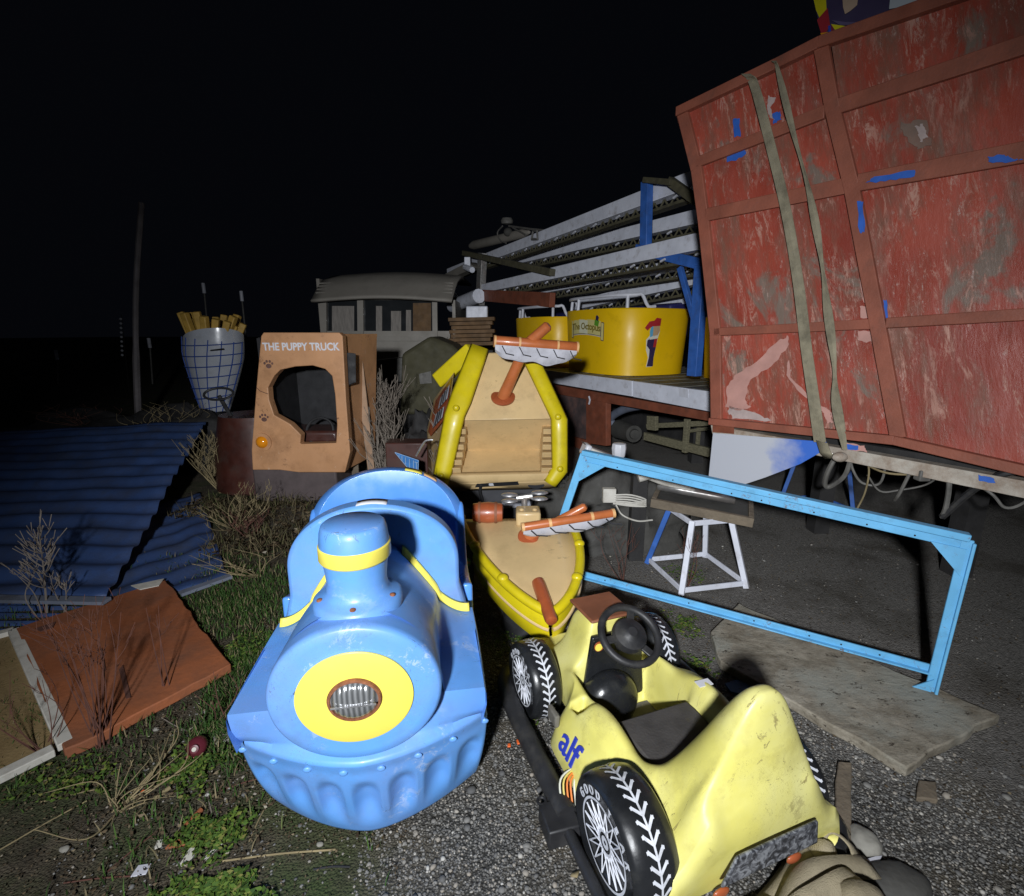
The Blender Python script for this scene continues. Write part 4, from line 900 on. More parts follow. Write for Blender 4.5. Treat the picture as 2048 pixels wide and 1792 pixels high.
# ------------------------------------------------------------------ blue train ride
TX = thing('train_ride', 'big sky blue fibreglass steam train kiddie ride with yellow headlamp face, nearest the camera', 'kiddie ride', (-.432, 1.215, 0), R(9)); TX.scale = (.965, 1, 1); TX.location.x = -.426
def zprof(x, y):
    s = min(1, max(0, y/.46)); ax_ = abs(x)
    zc = .645+math.sqrt(max(0, .232**2-ax_**2)) if ax_ < .232 else .0
    sh = .592-.02*s
    zc = max(zc, sh) if ax_ < .232 else sh
    # groove softening
    bell = sh+.31*(.5+.5*math.cos(math.pi*min(1, ax_/.345)))
    if ax_ < .232: front = zc
    else: front = sh
    k = sstep(.1, 1, s)*.85
    return front*(1-k)+bell*k
nx, ny = 72, 26
mb = MB(); rows_ = []
half = lambda y: .362+.004*math.sin(y*6)
for j in range(ny+1):
    y = -.005+.475*j/ny; rows_.append([V(half(y)*(2*i/nx-1), y, zprof(half(y)*(2*i/nx-1), y)) for i in range(nx+1)])
# sides go down to the floor
rows2 = []
for r_ in rows_:
    y = r_[0].y; L0, R0 = r_[0], r_[-1]; fdn = .30+.70*sstep(.03,.26,y); dn = [(0, .0), (.006, -.02), (.006, -.2*fdn), (-.01, -.42*fdn)]
    rows2.append([V(L0.x-a, y, L0.z+b) for a, b in reversed(dn[1:])]+r_+[V(R0.x+a, y, R0.z+b) for a, b in dn[1:]])
mb.grid(rows2); mb.build('running_body', M['blue'], TX, angle=60)
# front: concave fall from shoulders to the bumper, then the bumper with scallops
S = 150; H_ = 40
def bplan(s): return (.372*math.sin(s*math.pi/2*.98)/math.sin(math.pi/2*.98) if True else s, 1-math.cos(s*1.35))
rows_ = []
def brow(z, yc, curvature, wd, scal=0.0):
    out = []
    for i in range(S+1):
        s = 2*i/S-1; x = wd*s; y = yc+curvature*(abs(s)**1.65)*1.2; d = 0
        out.append([x, y, z, s])
    return out
levels = [(.592,-.005,.0,.362), (.575,-.008,.006,.365), (.54,-.006,.012,.366), (.50,-.010,.025,.366), (.475,-.02,.045,.368), (.462,-.04,.085,.370), (.450,-.065,.105,.374)]
for z, yc, cu, wd in levels: rows_.append([V(*q[:3]) for q in brow(z, yc, cu, wd)])
for k in range(1, H_+1):
    t = k/H_; z = .450-.345*t; yc = -.068+.04*t+.05*t*t; row = []
    for x, y, zz, s in brow(z, yc, .115+.02*t, .376-.03*t*t):
        ph = s*3.5; c_ = round(ph); dx_ = (ph-c_)/.40; dep = 0
        if abs(c_) <= 3:
            top_ = .22+.05*abs(dx_)**2; m_ = max(0, 1-dx_*dx_); vert = sstep(top_, top_+.22, t)*(1-sstep(.55, .92, t))
            dep = .030*m_*vert
        lip = .008*(1-sstep(.0, .16, t))
        row.append(V(x*(1-dep*.3), y+dep-lip, z))
    rows_.append(row)
rows_.append([V(q.x*.96, q.y+.03, q.z-.02) for q in rows_[-1]])
rows_ = [[V(r_[0].x*.99, .30, r_[0].z), V(r_[0].x, r_[0].y+.04, r_[0].z)]+r_+[V(r_[-1].x, r_[-1].y+.04, r_[-1].z), V(r_[-1].x*.99, .30, r_[-1].z)] for r_ in rows_]
mb = MB(); mb.grid(rows_); mb.build('bumper', M['blue'], TX, angle=70)
for i in range(8):
    s = (i-3.5)/3.5*.985; x = .374*s; y = -.068+.138*abs(s)**1.65-.002
    mb = MB(); mb.ball((x, y+.002, .412), (.012,.005,.009), 12, 8); mb.build('rivet', M['blue'], TX)
# boiler front
FX = Matrix.Translation(V(0, -.060, .664)) @ Matrix.Rotation(R(90), 4, 'X') @ Matrix.Diagonal((1, .86, 1, 1))
mb = MB(); mb.lathe([(.232,-.10),(.236,-.01),(.235,.002),(.231,.009),(.224,.014),(.20,.0155),(.001,.020)], 80, FX); mb.build('boiler_front', M['blue'], TX, angle=60)
yd = None
mb = MB(); mb.lathe([(.157,.019),(.157,.024),(.154,.0255),(.06,.0265),(.001,.0265)], 72, FX); yd = mb.build('face_disc', M['tyellow'], TX)
mb = MB(); mb.lathe([(.072,.026),(.073,.030),(.070,.036),(.064,.037),(.063,.03)], 48, FX, caps=False); hr = mb.build('headlamp_rim', M['rust_bolt'], TX)
def lens_mat():
    m, nt, b = newmat('ribbed_lamp_lens'); co = coords(nt)
    wv_ = N(nt, 'ShaderNodeTexWave', wave_type='BANDS', bands_direction='X'); wv_.inputs['Scale'].default_value = 22; wv_.inputs['Distortion'].default_value = 1.2; nt.links.new(co, wv_.inputs['Vector'])
    cc = ramp(nt, wv_.outputs[0], [(0, (.16,.165,.17)), (1, (.46,.47,.48))]); nt.links.new(cc, b.inputs['Base Color']); b.inputs['Metallic'].default_value = .55; b.inputs['Roughness'].default_value = .22; b.inputs['Coat Weight'].default_value = .8; b.inputs['Coat Roughness'].default_value = .05
    bn = N(nt, 'ShaderNodeBump'); bn.inputs['Strength'].default_value = .5; bn.inputs['Distance'].default_value = .004; nt.links.new(wv_.outputs[0], bn.inputs['Height']); nt.links.new(bn.outputs[0], b.inputs['Normal']); return m
mb = MB(); mb.lathe([(.064,.030),(.058,.038),(.045,.045),(.025,.049),(.001,.050)], 44, FX); mb.build('headlamp_lens', lens_mat(), TX)
mb = MB(); mb.box(V(0, -.112, .662), (.118,.004,.004)); mb.build('lens_bar', M['silver'], TX)
# chimney
CX = Matrix.Translation(V(.0, .085, .865))
mb = MB(); mb.lathe([(.128,-.02),(.127,.004),(.118,.012),(.100,.018),(.088,.032),(.085,.06),(.089,.10),(.094,.125)], 64, CX @ Matrix.Diagonal((1.0,.95,1,1))); chb = mb.build('chimney', M['blue'], TX, angle=60)
mb = MB(); mb.lathe([(.094,.123),(.099,.127),(.1015,.131),(.1015,.166),(.099,.169),(.094,.171)], 64, CX, caps=False); mb.build('chimney_band', M['tyellow'], chb)
mb = MB(); mb.lathe([(.094,.167),(.098,.170),(.094,.205),(.089,.221),(.083,.226),(.001,.227)], 64, CX); mb.build('chimney_cap', M['blue'], chb, angle=50)
for a in (-90, 200, -20):
    mb = MB(); mb.ball(V(.108*math.cos(R(a)), .085+.100*math.sin(R(a)), .880), (.0095,.0095,.005), 12, 7); mb.build('bolt', M['rust_bolt'], chb)
# cab front wall: arch with thick rounded edge
def archpts(wd, zb, zt, n=40, flare=.03):
    out = []
    zs = zb+.20
    out.append((-wd-flare, zb)); out.append((-wd-flare*.5, zb+.05)); out.append((-wd+.0, zb+.11))
    for i in range(n+1):
        a = math.pi-math.pi*i/n; out.append((wd*math.cos(a)*(1.0), zs+(zt-zs)*math.sin(a)**.92))
    out += [(wd, zb+.11), (wd+flare*.5, zb+.05), (wd+flare, zb)]
    return out
ap = archpts(.315, .57, 1.005)
mb = MB(); mb.prism([V(x, .465, z) for x, z in ap], V(0, .085, 0)); mb.build('cab_front', M['blue'], TX, bevel=.014)
# the yellow lines where the body meets the cab wall
for sg in (-1, 1):
    up_, dn_ = [], []
    for i in range(25):
        x = .105+.245*i/24; z = zprof(x, .455); up_.append((x, z))
    mb = MB(); rws = []
    for yy, lift in ((.462, .026), (.452, .026), (.436, .004)): rws.append([V(sg*x, yy, z+lift) for x, z in up_])
    mb.grid(rws if sg > 0 else [list(reversed(r_)) for r_ in rws]); mb.build('cab_trim', M['tyellow'], TX, thick=.006)
mb = MB()
rws = [[V(-.055+.11*i/6, yy, 1.0065-.25*(abs(-.055+.11*i/6))**2*8+.002) for i in range(7)] for yy in (.474, .53)]
mb.grid(rws); mb.build('white_label', M['white_sticker'], TX, thick=.002)
# cab floor, side walls and seat back
mb = MB(); mb.box((0, .80, .40), (.66,.56,.05)); mb.box((0,.80,.24), (.62,.60,.3)); mb.build('cab_floor', M['blue_rear'], TX, bevel=.02)
for sg in (-1, 1):
    rws = []
    for i in range(17):
        y = .55+.55*i/16; z = .63+.06*math.sin(math.pi*i/16*-1)+.16*sstep(.55, 1, i/16); rws.append([V(sg*.350, y, .15), V(sg*.352, y, .40), V(sg*.350, y, z)])
    mb = MB(); mb.grid(rws if sg > 0 else [list(reversed(r_)) for r_ in rws]); mb.build('cab_side', M['blue_rear'], TX, thick=.045, bevel=.012)
rws = []
for i in range(37):
    a = math.pi*i/36; x = .36*math.cos(a); yb = 1.13-.10*(abs(x)/.36)**3; zt = .66+.295*math.sin(a)**.8
    rws.append([V(x, yb-.0, .2), V(x, yb, .45), V(x, yb+.01, .45+(zt-.45)*.5), V(x, yb+.015, zt)])
mb = MB(); mb.grid(rws); mb.build('seat_back', M['blue_rear'], TX, thick=.07, bevel=.02)
mb = MB(); mb.box((0, .95, .46), (.58,.26,.10)); mb.build('bench', M['blue_rear'], TX, bevel=.03)
for k_, (a0, a1, mt) in enumerate(((62, 76, 'tyellow'), (48, 60, 'pink'))):
    rws = []
    for d in range(a0, a1+1, 2):
        a = R(d); x = .36*math.cos(a); yb = 1.13-.10*(abs(x)/.36)**3+.015; zt = .66+.295*math.sin(a)**.8+.004; rws.append([V(x, yb-.03, zt), V(x, yb+.03, zt)])
    mb = MB(); mb.grid(rws); mb.build('edge_sticker', M[mt] if mt != 'pink' else M['ring'], TX, thick=.002)
# coin box beside the train
o = thing('coin_box', 'small black coin box with green round sticker between train and yellow boat', 'coin box', W(935,1195,z=0)+V(0,.05,0))
bx = W(930,1150,z=.25); o.location = (bx.x+.01, bx.y+.02, 0)
mb = MB(); mb.prism([V(-.035,-.03,.02), V(.035,-.03,.02), V(.04,-.03,.40), V(.03,-.02,.43), V(-.04,-.02,.42)], V(0,.10,0)); mb.build('casing', M['black'], o, bevel=.008)
mb = MB(); mb.lathe([(.027,0),(.027,.004)], 24, frame(V(.0,-.031,.335), (1,0,0), (0,0,1))); mb.build('round_sticker', M['green'], o)
mb = MB(); mb.box((.0,-.0365,.335), (.044,.003,.014)); mb.build('sticker_band', M['orange_sticker'], o)
mb = MB(); mb.lathe([(.013,0),(.013,.006),(.007,.006),(.006,.001)], 20, frame(V(.008,-.031,.26), (1,0,0), (0,0,1))); mb.build('lock_ring', M['steel'], o)

# ------------------------------------------------------------------ yellow ship ride (stern with seat)
SH = thing('ship_ride', 'yellow and cream ship-stern kiddie ride with a seat and orange mast on top', 'kiddie ride', (-.1, 4.2, 0))
def sq(pts, mat, name, th=.02, dirv=None, **k):
    P = [W(u, v, Y=Y) for u, v, Y in pts]; mb = MB(); mb.prism(P, dirv if dirv is not None else V(0, th, 0)); return mb.build(name, M[mat], SH, world=True, **k)
sq([(958,706,4.34),(1046,704,4.34),(1112,838,4.02),(906,842,4.02)], 'cream', 'deck_panel', .04, bevel=.01)
sq([(900,842,4.05),(1118,838,4.05),(1112,900,4.36),(905,902,4.36)], 'cream', 'seat_back', .04)
sq([(900,900,4.36),(1112,898,4.36),(1114,952,3.93),(884,957,3.93)], 'cream', 'seat', .04, V(0,0,-.05))
# lip and front face with slot
rows_ = []
for v_, Y_ in ((948,3.95),(953,3.925),(960,3.925),(964,3.94),(980,3.99)): rows_.append([W(880+(230*i/12)*(1.0), v_-(5*i/12), Y=Y_) for i in range(13)])
mb = MB(); mb.grid(rows_); mb.build('front_face', M['cream'], SH, thick=.03, world=True)
sq([(948,964,3.945),(1042,959,3.945),(1046,972,3.972),(940,978,3.972)], 'cream', 'slot_frame', -.012, bevel=.003)
sq([(954,967,3.935),(1036,962,3.935),(1038,969,3.955),(950,974,3.955)], 'black_gap', 'slot', -.012)
sq([(960,967,3.930),(986,966,3.930),(988,971,3.945),(962,972,3.945)], 'white_sticker', 'paper_scrap', -.006)
c = W(1072,968,Y=3.955); mb = MB(); mb.lathe([(.062,0),(.062,.006),(.055,.008),(.001,.006)], 28, frame(c, (1,0,0), (0,-.35,1)) @ Matrix.Diagonal((1.15,.75,1,1))); mb.build('speaker', M['charcoal'], SH, world=True)
mb = MB(); mb.tube(curve([W(962,970,Y=3.92), W(960,985,Y=3.96), W(964,1000,Y=3.97), W(961,1014,Y=3.98)], 5), .013, 7); mb.build('power_cord', M['black'], SH, world=True)
for sg in (0, 1):
    for i in range(6):
        v_ = 857+i*15.5
        if sg == 0: u0, u1 = 906-i*4.6, 932-i*2.0
        else: u0, u1 = 1086-i*.8, 1113
        Y_ = 4.0-.012*i; a, b_ = W(u0, v_, Y=Y_), W(u1, v_, Y=Y_)
        mb = MB(); p0 = [a, b_, b_+V(0,.0,-.042), a+V(0,.0,-.042)]
        mb.add([a+V(0,-.03,0), b_+V(0,-.03,0), a+V(0,.0,-.050), b_+V(0,.0,-.050), a+V(0,.30,0), b_+V(0,.30,0), a+V(0,.30,-.058), b_+V(0,.30,-.058)], [(0,1,5,4),(2,3,1,0),(6,7,3,2),(4,6,2,0),(1,3,7,5),(5,7,6,4)])
        mb.build('step', M['cream'], SH, smooth=False, bevel=.006, world=True)
sq([(893,842,4.06),(912,842,4.06),(905,960,4.0),(874,966,4.0)], 'cream', 'inner_side', .35); sq([(1108,838,4.06),(1122,838,4.06),(1122,950,4.0),(1108,955,4.0)], 'cream', 'inner_side', .35)
# yellow timbers
def trim(a, b_, r=.04, name='side_timber'):
    p, q = W(*a[:2], Y=a[2]), W(*b_[:2], Y=b_[2]); mb = MB(); d = (q-p)
    mb.beam(p, q, .09, .075, up=V(0,-1,.2)); mb.build(name, M['shipyellow'], SH, bevel=.02, world=True)
def knob(u, v, Y, r=.034):
    mb = MB(); mb.ball(W(u, v, Y=Y), (r,r*.8,r), 16, 10); mb.build('timber_knob', M['shipyellow'], SH, world=True)
def shipY(v): return 4.30+(v-694)/(840-694)*(3.97-4.30) if v < 840 else 3.97+(v-840)/145*(3.92-3.97)
for inner, outer in (([(974,700),(938,808),(926,832),(900,946),(886,984)], [(946,690),(906,790),(893,830),(872,945),(862,986)]), ([(1040,700),(1098,820),(1106,838),(1108,934),(1092,962)], [(1064,694),(1124,824),(1131,840),(1131,942),(1108,970)])):
    rws = []
    for (a, b_) in zip(inner, outer):
        p, q = W(*a, Y=shipY(a[1])), W(*b_, Y=shipY(b_[1])); row = []
        for k_ in range(9):
            t = k_/8; row.append(p.lerp(q, t)+V(0, -.028*math.sin(math.pi*t)**.5, 0))
        rws.append(row)
    rr = []
    for k_ in range(len(rws)-1):
        for m_ in range(4): rr.append([x.lerp(y, m_/4) for x, y in zip(rws[k_], rws[k_+1])])
    rr.append(rws[-1]); mb = MB(); mb.grid(rr); mb.build('side_timber', M['shipyellow'], SH, thick=.05, world=True)
knob(912,816,3.93,.026); knob(882,952,3.88,.026); knob(1116,834,3.92,.026); knob(1120,938,3.87,.026)
mb = MB(); mb.beam(W(945,700,Y=4.36), W(876,762,Y=4.50), .14, .09, up=V(0,-1,.3)); mb.build('roof_timber', M['shipyellow'], SH, bevel=.015, world=True)
sq([(908,745,4.3),(868,798,4.5),(854,862,4.52),(860,978,4.45),(872,986,4.0),(897,828,4.08)], 'cream', 'side_board', .03)
sq([(904,754,4.22),(872,800,4.42),(857,862,4.44),(862,872,4.40),(892,834,4.05)], 'shipbrown', 'window_board', -.02)
for q in ([(900,768,4.16),(881,796,4.28),(876,818,4.26),(895,796,4.10)], [(889,812,4.10),(872,828,4.26),(865,856,4.30),(885,834,4.06)]):
    sq(q, 'whitecool', 'window_pane', -.015)
    for k_ in range(3):
        t = .25+.25*k_; a = [q[0][i_]*(1-t)+q[1][i_]*t for i_ in range(3)]; b_ = [q[3][i_]*(1-t)+q[2][i_]*t for i_ in range(3)]
        mb = MB(); mb.tube([W(a[0], a[1], Y=a[2]-.03), W(b_[0], b_[1], Y=b_[2]-.03)], .007, 5); mb.build('lattice_bar', M['black'], SH, world=True)
mb = MB(); mb.box((-.12, 4.36, .20), (.93,.70,.40)); mb.build('base_box', M['charcoal'], SH, bevel=.01, world=True)
sq([(1005,1000,3.995),(1058,990,3.995),(1062,1012,3.99),(1000,1018,3.99)], 'lilac', 'coin_plate', -.006, bevel=.003); sq([(962,1010,3.995),(975,1008,3.995),(972,1018,3.99),(960,1020,3.99)], 'lilac', 'latch_plate', -.005)
# mast, yard and furled sail
def mast_set(parent, foot, joint, tip, y0, y1, r, sag, disc):
    w_ = lambda mb, name, mat, **k: mb.build(name, M[mat], parent, world=True, **k)
    mb = MB(); mb.tube([foot, foot.lerp(joint, .5), joint], [r*1.25, r*1.05, r], 16); w_(mb, 'mast', 'mast')
    mb = MB(); mb.tube([joint, tip-(tip-joint)*.06, tip], [r, r*.95, r*.6], 16); w_(mb, 'mast_top', 'mast')
    d = (y1-y0).normalized(); mb = MB(); mb.tube([y0, y0+d*.015, y1-d*.015, y1], [r*.8, r, r, r*.8], 16); yo = w_(mb, 'yard', 'mast')
    for t in (.30, .75, .985, .015):
        p = y0.lerp(y1, t); mb = MB(); mb.tube([p-d*.008, p+d*.008], r*1.08, 16); w_(mb, 'rope_ring', 'ring')
    rows_ = []
    dn = V(0, 0, -1)
    for i in range(25):
        t = i/24; p = y0.lerp(y1, .02+.96*t); hg = sag*(.30+.55*math.sin(math.pi*t)**.8+.10*math.sin(t*11)+.05*math.sin(t*23)); 
        rows_.append([p+dn*(r*.6)+V(0,-r*.9,0), p+dn*(r*.9+hg*.6)+V(0,-r*.7,0), p+dn*(r+hg)+V(0,0,0), p+dn*(r*.9+hg*.6)+V(0,r*.7,0), p+dn*(r*.6)+V(0,r*.9,0)])
    mb = MB(); mb.grid(rows_); w_(mb, 'furled_sail', 'sail')
    for k_ in range(5):
        t = .1+.2*k_; p = y0.lerp(y1, t); mb = MB(); mb.tube([p+V(0,-r,-r*.7), p+V(.03,-r*.9,-r-sag*.35), p+V(.09,-r*.7,-r-sag*.45)], .004, 4); w_(mb, 'sail_crease', 'charcoal')
    mb = MB(); mb.lathe([(disc,0),(disc,.012),(disc*.9,.018),(.001,.02)], 28, frame(foot, (1,0,0), (0,.8,.55))); w_(mb, 'mast_step', 'shipbrown')
mast_set(SH, W(1006,795,Y=4.12), W(1052,690,Y=3.98), W(1098,650,Y=3.90), W(987,682,Y=3.9), W(1156,695,Y=4.0), .042, .13, .10)

# ------------------------------------------------------------------ small yellow boat ride in front of it
BT = thing('boat_ride', 'small yellow boat-bow kiddie ride with cream deck, barrel and orange yard', 'kiddie ride', (.08, 2.6, 0))
def bc_(t): return V(.01+.18*t, 2.95-.77*t, .455-.19*t**1.6)
def bw(t): return .325*max(0, 1-t**2.3)**.75
nT = 22; ts = [1-(1-i/nT)**1.4 for i in range(nT+1)]
sd = V(1, .03, 0)
rowsd = [[bc_(t)+sd*(bw(t)*s) for s in (-1,-.6,-.2,.2,.6,1)] for t in ts]
mb = MB(); mb.grid(rowsd); mb.build('deck', M['cream'], BT, thick=.02, world=True)
rows_ = []
for t in ts:
    c = bc_(t); w0 = bw(t); dp = .23+.0*t
    rows_.append([c-sd*w0, c-sd*(w0+.014)+V(0,-.012,-.05), c-sd*(w0*.99)+V(0,-.008,-dp*.7), c-sd*(w0*.6)+V(.0,.05,-dp), c+V(0,.06,-dp-.03), c+sd*(w0*.6)+V(.0,.05,-dp), c+sd*(w0*.92)+V(0,0,-dp*.7), c+sd*(w0+.012)+V(0,-.01,-.05), c+sd*w0])
mb = MB(); mb.grid(rows_); mb.build('hull', M['shipyellow'], BT, world=True, angle=60)
for sg in (-1, 1):
    E_ = [bc_(t)+sd*(sg*(bw(t)+.004))+V(0,0,.015) for t in ts]; mb = MB(); mb.tube(E_, .026, 10); mb.build('gunwale', M['shipyellow'], BT, world=True)
    mb = MB(); mb.tube([bc_(t)+sd*(sg*(bw(t)*.99+.010))+V(0,-.006,-.075) for t in ts if t > .12], .011, 8); mb.build('rubbing_strake', M['cream'], BT, world=True)
    for t in (.02, .42, .75):
        mb = MB(); mb.ball(bc_(t)+sd*(sg*(bw(t)+.004))+V(0,0,.03), (.03,.03,.022), 14, 8); mb.build('gunwale_knob', M['shipyellow'], BT, world=True)
bcx = bc_(.06)+V(-.17,.0,.07); mb = MB(); mb.lathe([(.03,-.095),(.055,-.09),(.062,-.04),(.066,0),(.062,.04),(.055,.09),(.03,.095)], 20, frame(bcx, (0,1,0), (0,0,1))); br = mb.build('barrel', M['shipbrown'], BT, world=True)
for k_ in (-.05, .05): mb = MB(); mb.lathe([(.0655,k_-.008),(.0665,k_),(.0655,k_+.008)], 20, frame(bcx, (0,1,0), (0,0,1)), caps=False); mb.build('barrel_hoop', M['kbrown'], BT, world=True)
mb = MB(); p = bc_(.05)+V(.08,0,.045); mb.box(p, (.15,.14,.09)); mb.build('cream_block', M['cream'], BT, bevel=.015, world=True)
for k_ in (-.04, .04): mb = MB(); mb.ball(p+V(k_,-.02,.048), (.016,.016,.01), 10, 6); mb.build('block_bolt', M['cream'], BT, world=True)
q = p+V(-.02,.10,.05); mb = MB(); mb.tube([q+V(0,0,-.06), q+V(0,0,.04)], .02, 10); mb.tube([q+V(-.05,0,.03), q+V(.05,0,.045)], .018, 8); mb.build('wheel_hub', M['steel'], BT, world=True)
for sx, sz in ((-1, .02), (-1, -.02), (1, .035), (1, -.005)):
    mb = MB(); mb.ball(q+V(sx*.095, -.01, .035+sz), (.055,.03,.014), 12, 8); mb.build('wheel_lobe', M['silver'], BT, world=True)
mast_set(BT, bc_(.30)+V(.03,0,.012), W(1112,1044,Y=2.62), W(1172,1012,Y=2.58), W(1043,1055,Y=2.52), W(1229,1026,Y=2.60), .024, .06, .06)
mb = MB(); a, b_ = W(1078,1170,Y=2.35), W(1104,1244,Y=2.10); d = (b_-a).normalized(); mb.tube([a-d*.02, a, b_-d*.02, b_-d*.006, b_], [.034,.036,.031,.027,.012], 16); mb.build('bowsprit', M['shipbrown'], BT, world=True)
mb = MB(); c = bc_(.55); mb.tube([V(c.x,c.y,.0), V(c.x,c.y,.06), V(c.x,c.y,.10), V(c.x,c.y,.30)], [.17,.16,.10,.09], 18); mb.build('pedestal', M['black'], BT, world=True)
c = bc_(.92); mb = MB(); mb.tube([V(c.x-.03,c.y+.05,.0), V(c.x-.03,c.y+.05,.05), V(c.x-.02,c.y+.06,.14)], [.075,.06,.04], 14); mb.build('foot', M['black'], BT, world=True)

# ------------------------------------------------------------------ yellow kart
kf = V(-.35, .9367, 0)
KT = thing('toy_car', 'faded lemon yellow open toy race car with black wheels, bottom right foreground', 'toy car', (.49, 1.62, 0), math.atan2(.35, .9367)); KT.scale = (1.03, 1.03, 1.0); KT.location = (.50, 1.63, 0)
def sg(a, x, w_): return 1/(1+math.exp(-(x-a)/w_))
def bump(x, a, b, w_): return sg(a, x, w_)*(1-sg(b, x, w_))
def halfw(y):
    h = .205
    h += .080*bump(y, -.20, .13, .02)
    h += .045*(1-sg(-.22, y, .03))+.06*(1-sg(-.49, y, .012))
    h -= .05*sg(.5, y, .06)
    return h
def kz(x, y):
    ax_ = abs(x)
    z = .235
    z = .205+.05*bump(y, -.2, .1, .05)
    z -= .06*sg(.42, y, .05)
    # side pods crown
    z += .035*bump(ax_, .19, .27, .02)*bump(y, -.24, .09, .03)
    # rear cover rising to a pointed headrest
    ry = sstep(-.24, -.455, y) if y < -.24 else 0
    xo = x-.025; peak = .35*ry*math.exp(-(abs(xo)/(.15 if xo > 0 else .165))**(3.0 if xo > 0 else 2.0))*(1-sstep(-.47, -.545, y)*.80)
    rear = .085*sstep(-.2, -.34, y)*math.exp(-(ax_/.23)**4)
    z += peak+rear
    z += .06*math.exp(-((ax_-.185)/.05)**2)*sstep(-.43, -.51, y)
    # ridge in front of the rear cover, arms beside the seat
    z += .055*bump(ax_, .165, .235, .014)*bump(y, -.34, .0, .03)
    # front cowl
    z += .245*bump(ax_, -1, .105-.05*sstep(.25,.47,y)*0, .010)*bump(y, .225, .43, .012)
    z += .10*bump(ax_, -1, .16, .02)*bump(y, .16, .47, .02)*(1-bump(ax_, -1, .105, .01))
    # door line
    z += .05*bump(ax_, .17, .22, .012)*bump(y, .10, .24, .02)
    # cockpit and seat well
    ck = bump(ax_, -1, .162, .006)*bump(y, -.045, .215, .008); z = z*(1-ck)+.05*ck
    st = bump(ax_, -1, .160, .006)*bump(y, -.265, -.045, .008); z = z*(1-st)+min(z, .222)*st
    # cup recess in the left pod
    cu = bump(x, -.262, -.205, .004)*bump(y, .01, .075, .004); z = z*(1-cu)+.2*cu
    return z
NX, NY = 110, 190; rows_ = []
for j in range(NY+1):
    y = -.535+1.15*j/NY; h = halfw(y); r_ = []
    for i in range(NX+1):
        s = 2*i/NX-1; s = math.copysign(abs(s)**.92, s); x = h*s; r_.append(V(x, y, kz(x, y)-.03*max(0, abs(s)-.93)/.07))
    pre = [V(-h-.004, y, .17), V(-h-.002, y, .10)] ; post = [V(h+.004, y, .17), V(h+.002, y, .10)]
    zl, zr = r_[0].z, r_[-1].z
    fl = .062*bump(y, -.20, .13, .02); rows_.append([V(-h+.01-fl, y, .075), V(-h-.002-fl, y, .10), V(-h-.006-fl*.5, y, .5*zl+.055)]+r_+[V(h+.006+fl*.5, y, .5*zr+.055), V(h+.002+fl, y, .10), V(h-.01+fl, y, .075)])
n_ = len(rows_[0])
rows_.insert(0, [V(p_.x*.97, p_.y-.012, .075+(p_.z-.075)*.72) for p_ in rows_[0]]); rows_.insert(0, [V(p_.x*.9, p_.y+.03, .08) for p_ in rows_[0]])
rows_.append([V(p_.x*.9, p_.y+.01, .075+(p_.z-.075)*.6) for p_ in rows_[-1]]); rows_.append([V(p_.x*.9, p_.y-.02, .08) for p_ in rows_[-1]])
mb = MB(); mb.grid(rows_); mb.build('body', M['kart'], KT, angle=75)
# seat pad
pad = [(-.145,-.055),(.145,-.055),(.150,-.10),(.145,-.24),(.12,-.262),(-.12,-.262),(-.145,-.24),(-.150,-.10)]
mb = MB(); mb.prism([V(x, y, .226) for x, y in pad], V(0,0,.018)); mb.build('seat_pad', M['seat'], KT, bevel=.008)
# dashboard dome, floor
mb = MB(); mb.ball((-.045,.165,.125), (.125,.085,.13), 24, 14); mb.build('dash_dome', M['kartblack'], KT)
mb = MB(); mb.prism([V(-.15,.20,.06), V(.15,.20,.06), V(.12,.205,.40), V(-.105,.205,.40)], V(0,.02,0)); mb.build('dashboard', M['kartblack'], KT, bevel=.006)
mb = MB(); mb.box((0,.05,.058), (.31,.24,.012)); mb.build('floor_pan', M['floor_grey'], KT)
mb = MB(); mb.prism([V(.03,-.03,.07), V(.075,-.03,.07), V(.075,.06,.10), V(.03,.06,.10)], V(0,0,.012)); mb.build('pedal', M['floor_grey'], KT, bevel=.004)
mb = MB(); mb.lathe([(.016,0),(.016,.003)], 18, frame(V(-.082,.196,.36), (1,0,0), (0,0,1))); mb.build('dash_badge', M['tyellow'], KT)
mb = MB(); mb.lathe([(.022,-.001),(.022,.002)], 18, frame(V(-.079,.197,.362), (1,0,0), (0,0,1))); mb.build('badge_ring', M['shipbrown'], KT)
mb = MB(); mb.prism([V(-.10,.225,.448), V(.10,.225,.448), V(.10,.42,.442), V(-.10,.42,.442)], V(0,0,.014)); mb.build('cowl_top', M['kbrown'], KT, bevel=.012)
# steering wheel
wc = V(-.005,.105,.455); wn = V(.0,-.55,.83).normalized(); fm = frame(wc, (1,0,0), wn.cross(V(1,0,0)))
mb = MB(); mb.tube([fm @ V(.112*math.cos(a), .112*math.sin(a), 0) for a in [2*math.pi*i/40 for i in range(40)]], .0145, 10, True); sw = mb.build('steering_wheel', M['rubber'], KT)
mb = MB(); mb.lathe([(.066,-.02),(.068,-.004),(.062,.012),(.04,.02),(.02,.03),(.018,.034),(.001,.034)], 36, fm); mb.build('wheel_boss', M['rubber'], sw)
for a in (60, 180, 300): mb = MB(); mb.beam(fm @ V(.05*math.cos(R(a)), .05*math.sin(R(a)), -.004), fm @ V(.11*math.cos(R(a)), .11*math.sin(R(a)), 0), .03, .012, up=wn); mb.build('wheel_spoke', M['rubber'], sw, bevel=.004)
mb = MB(); mb.tube([wc+wn*-.02, wc+wn*-.12], .016, 10); mb.build('steering_column', M['black'], KT)
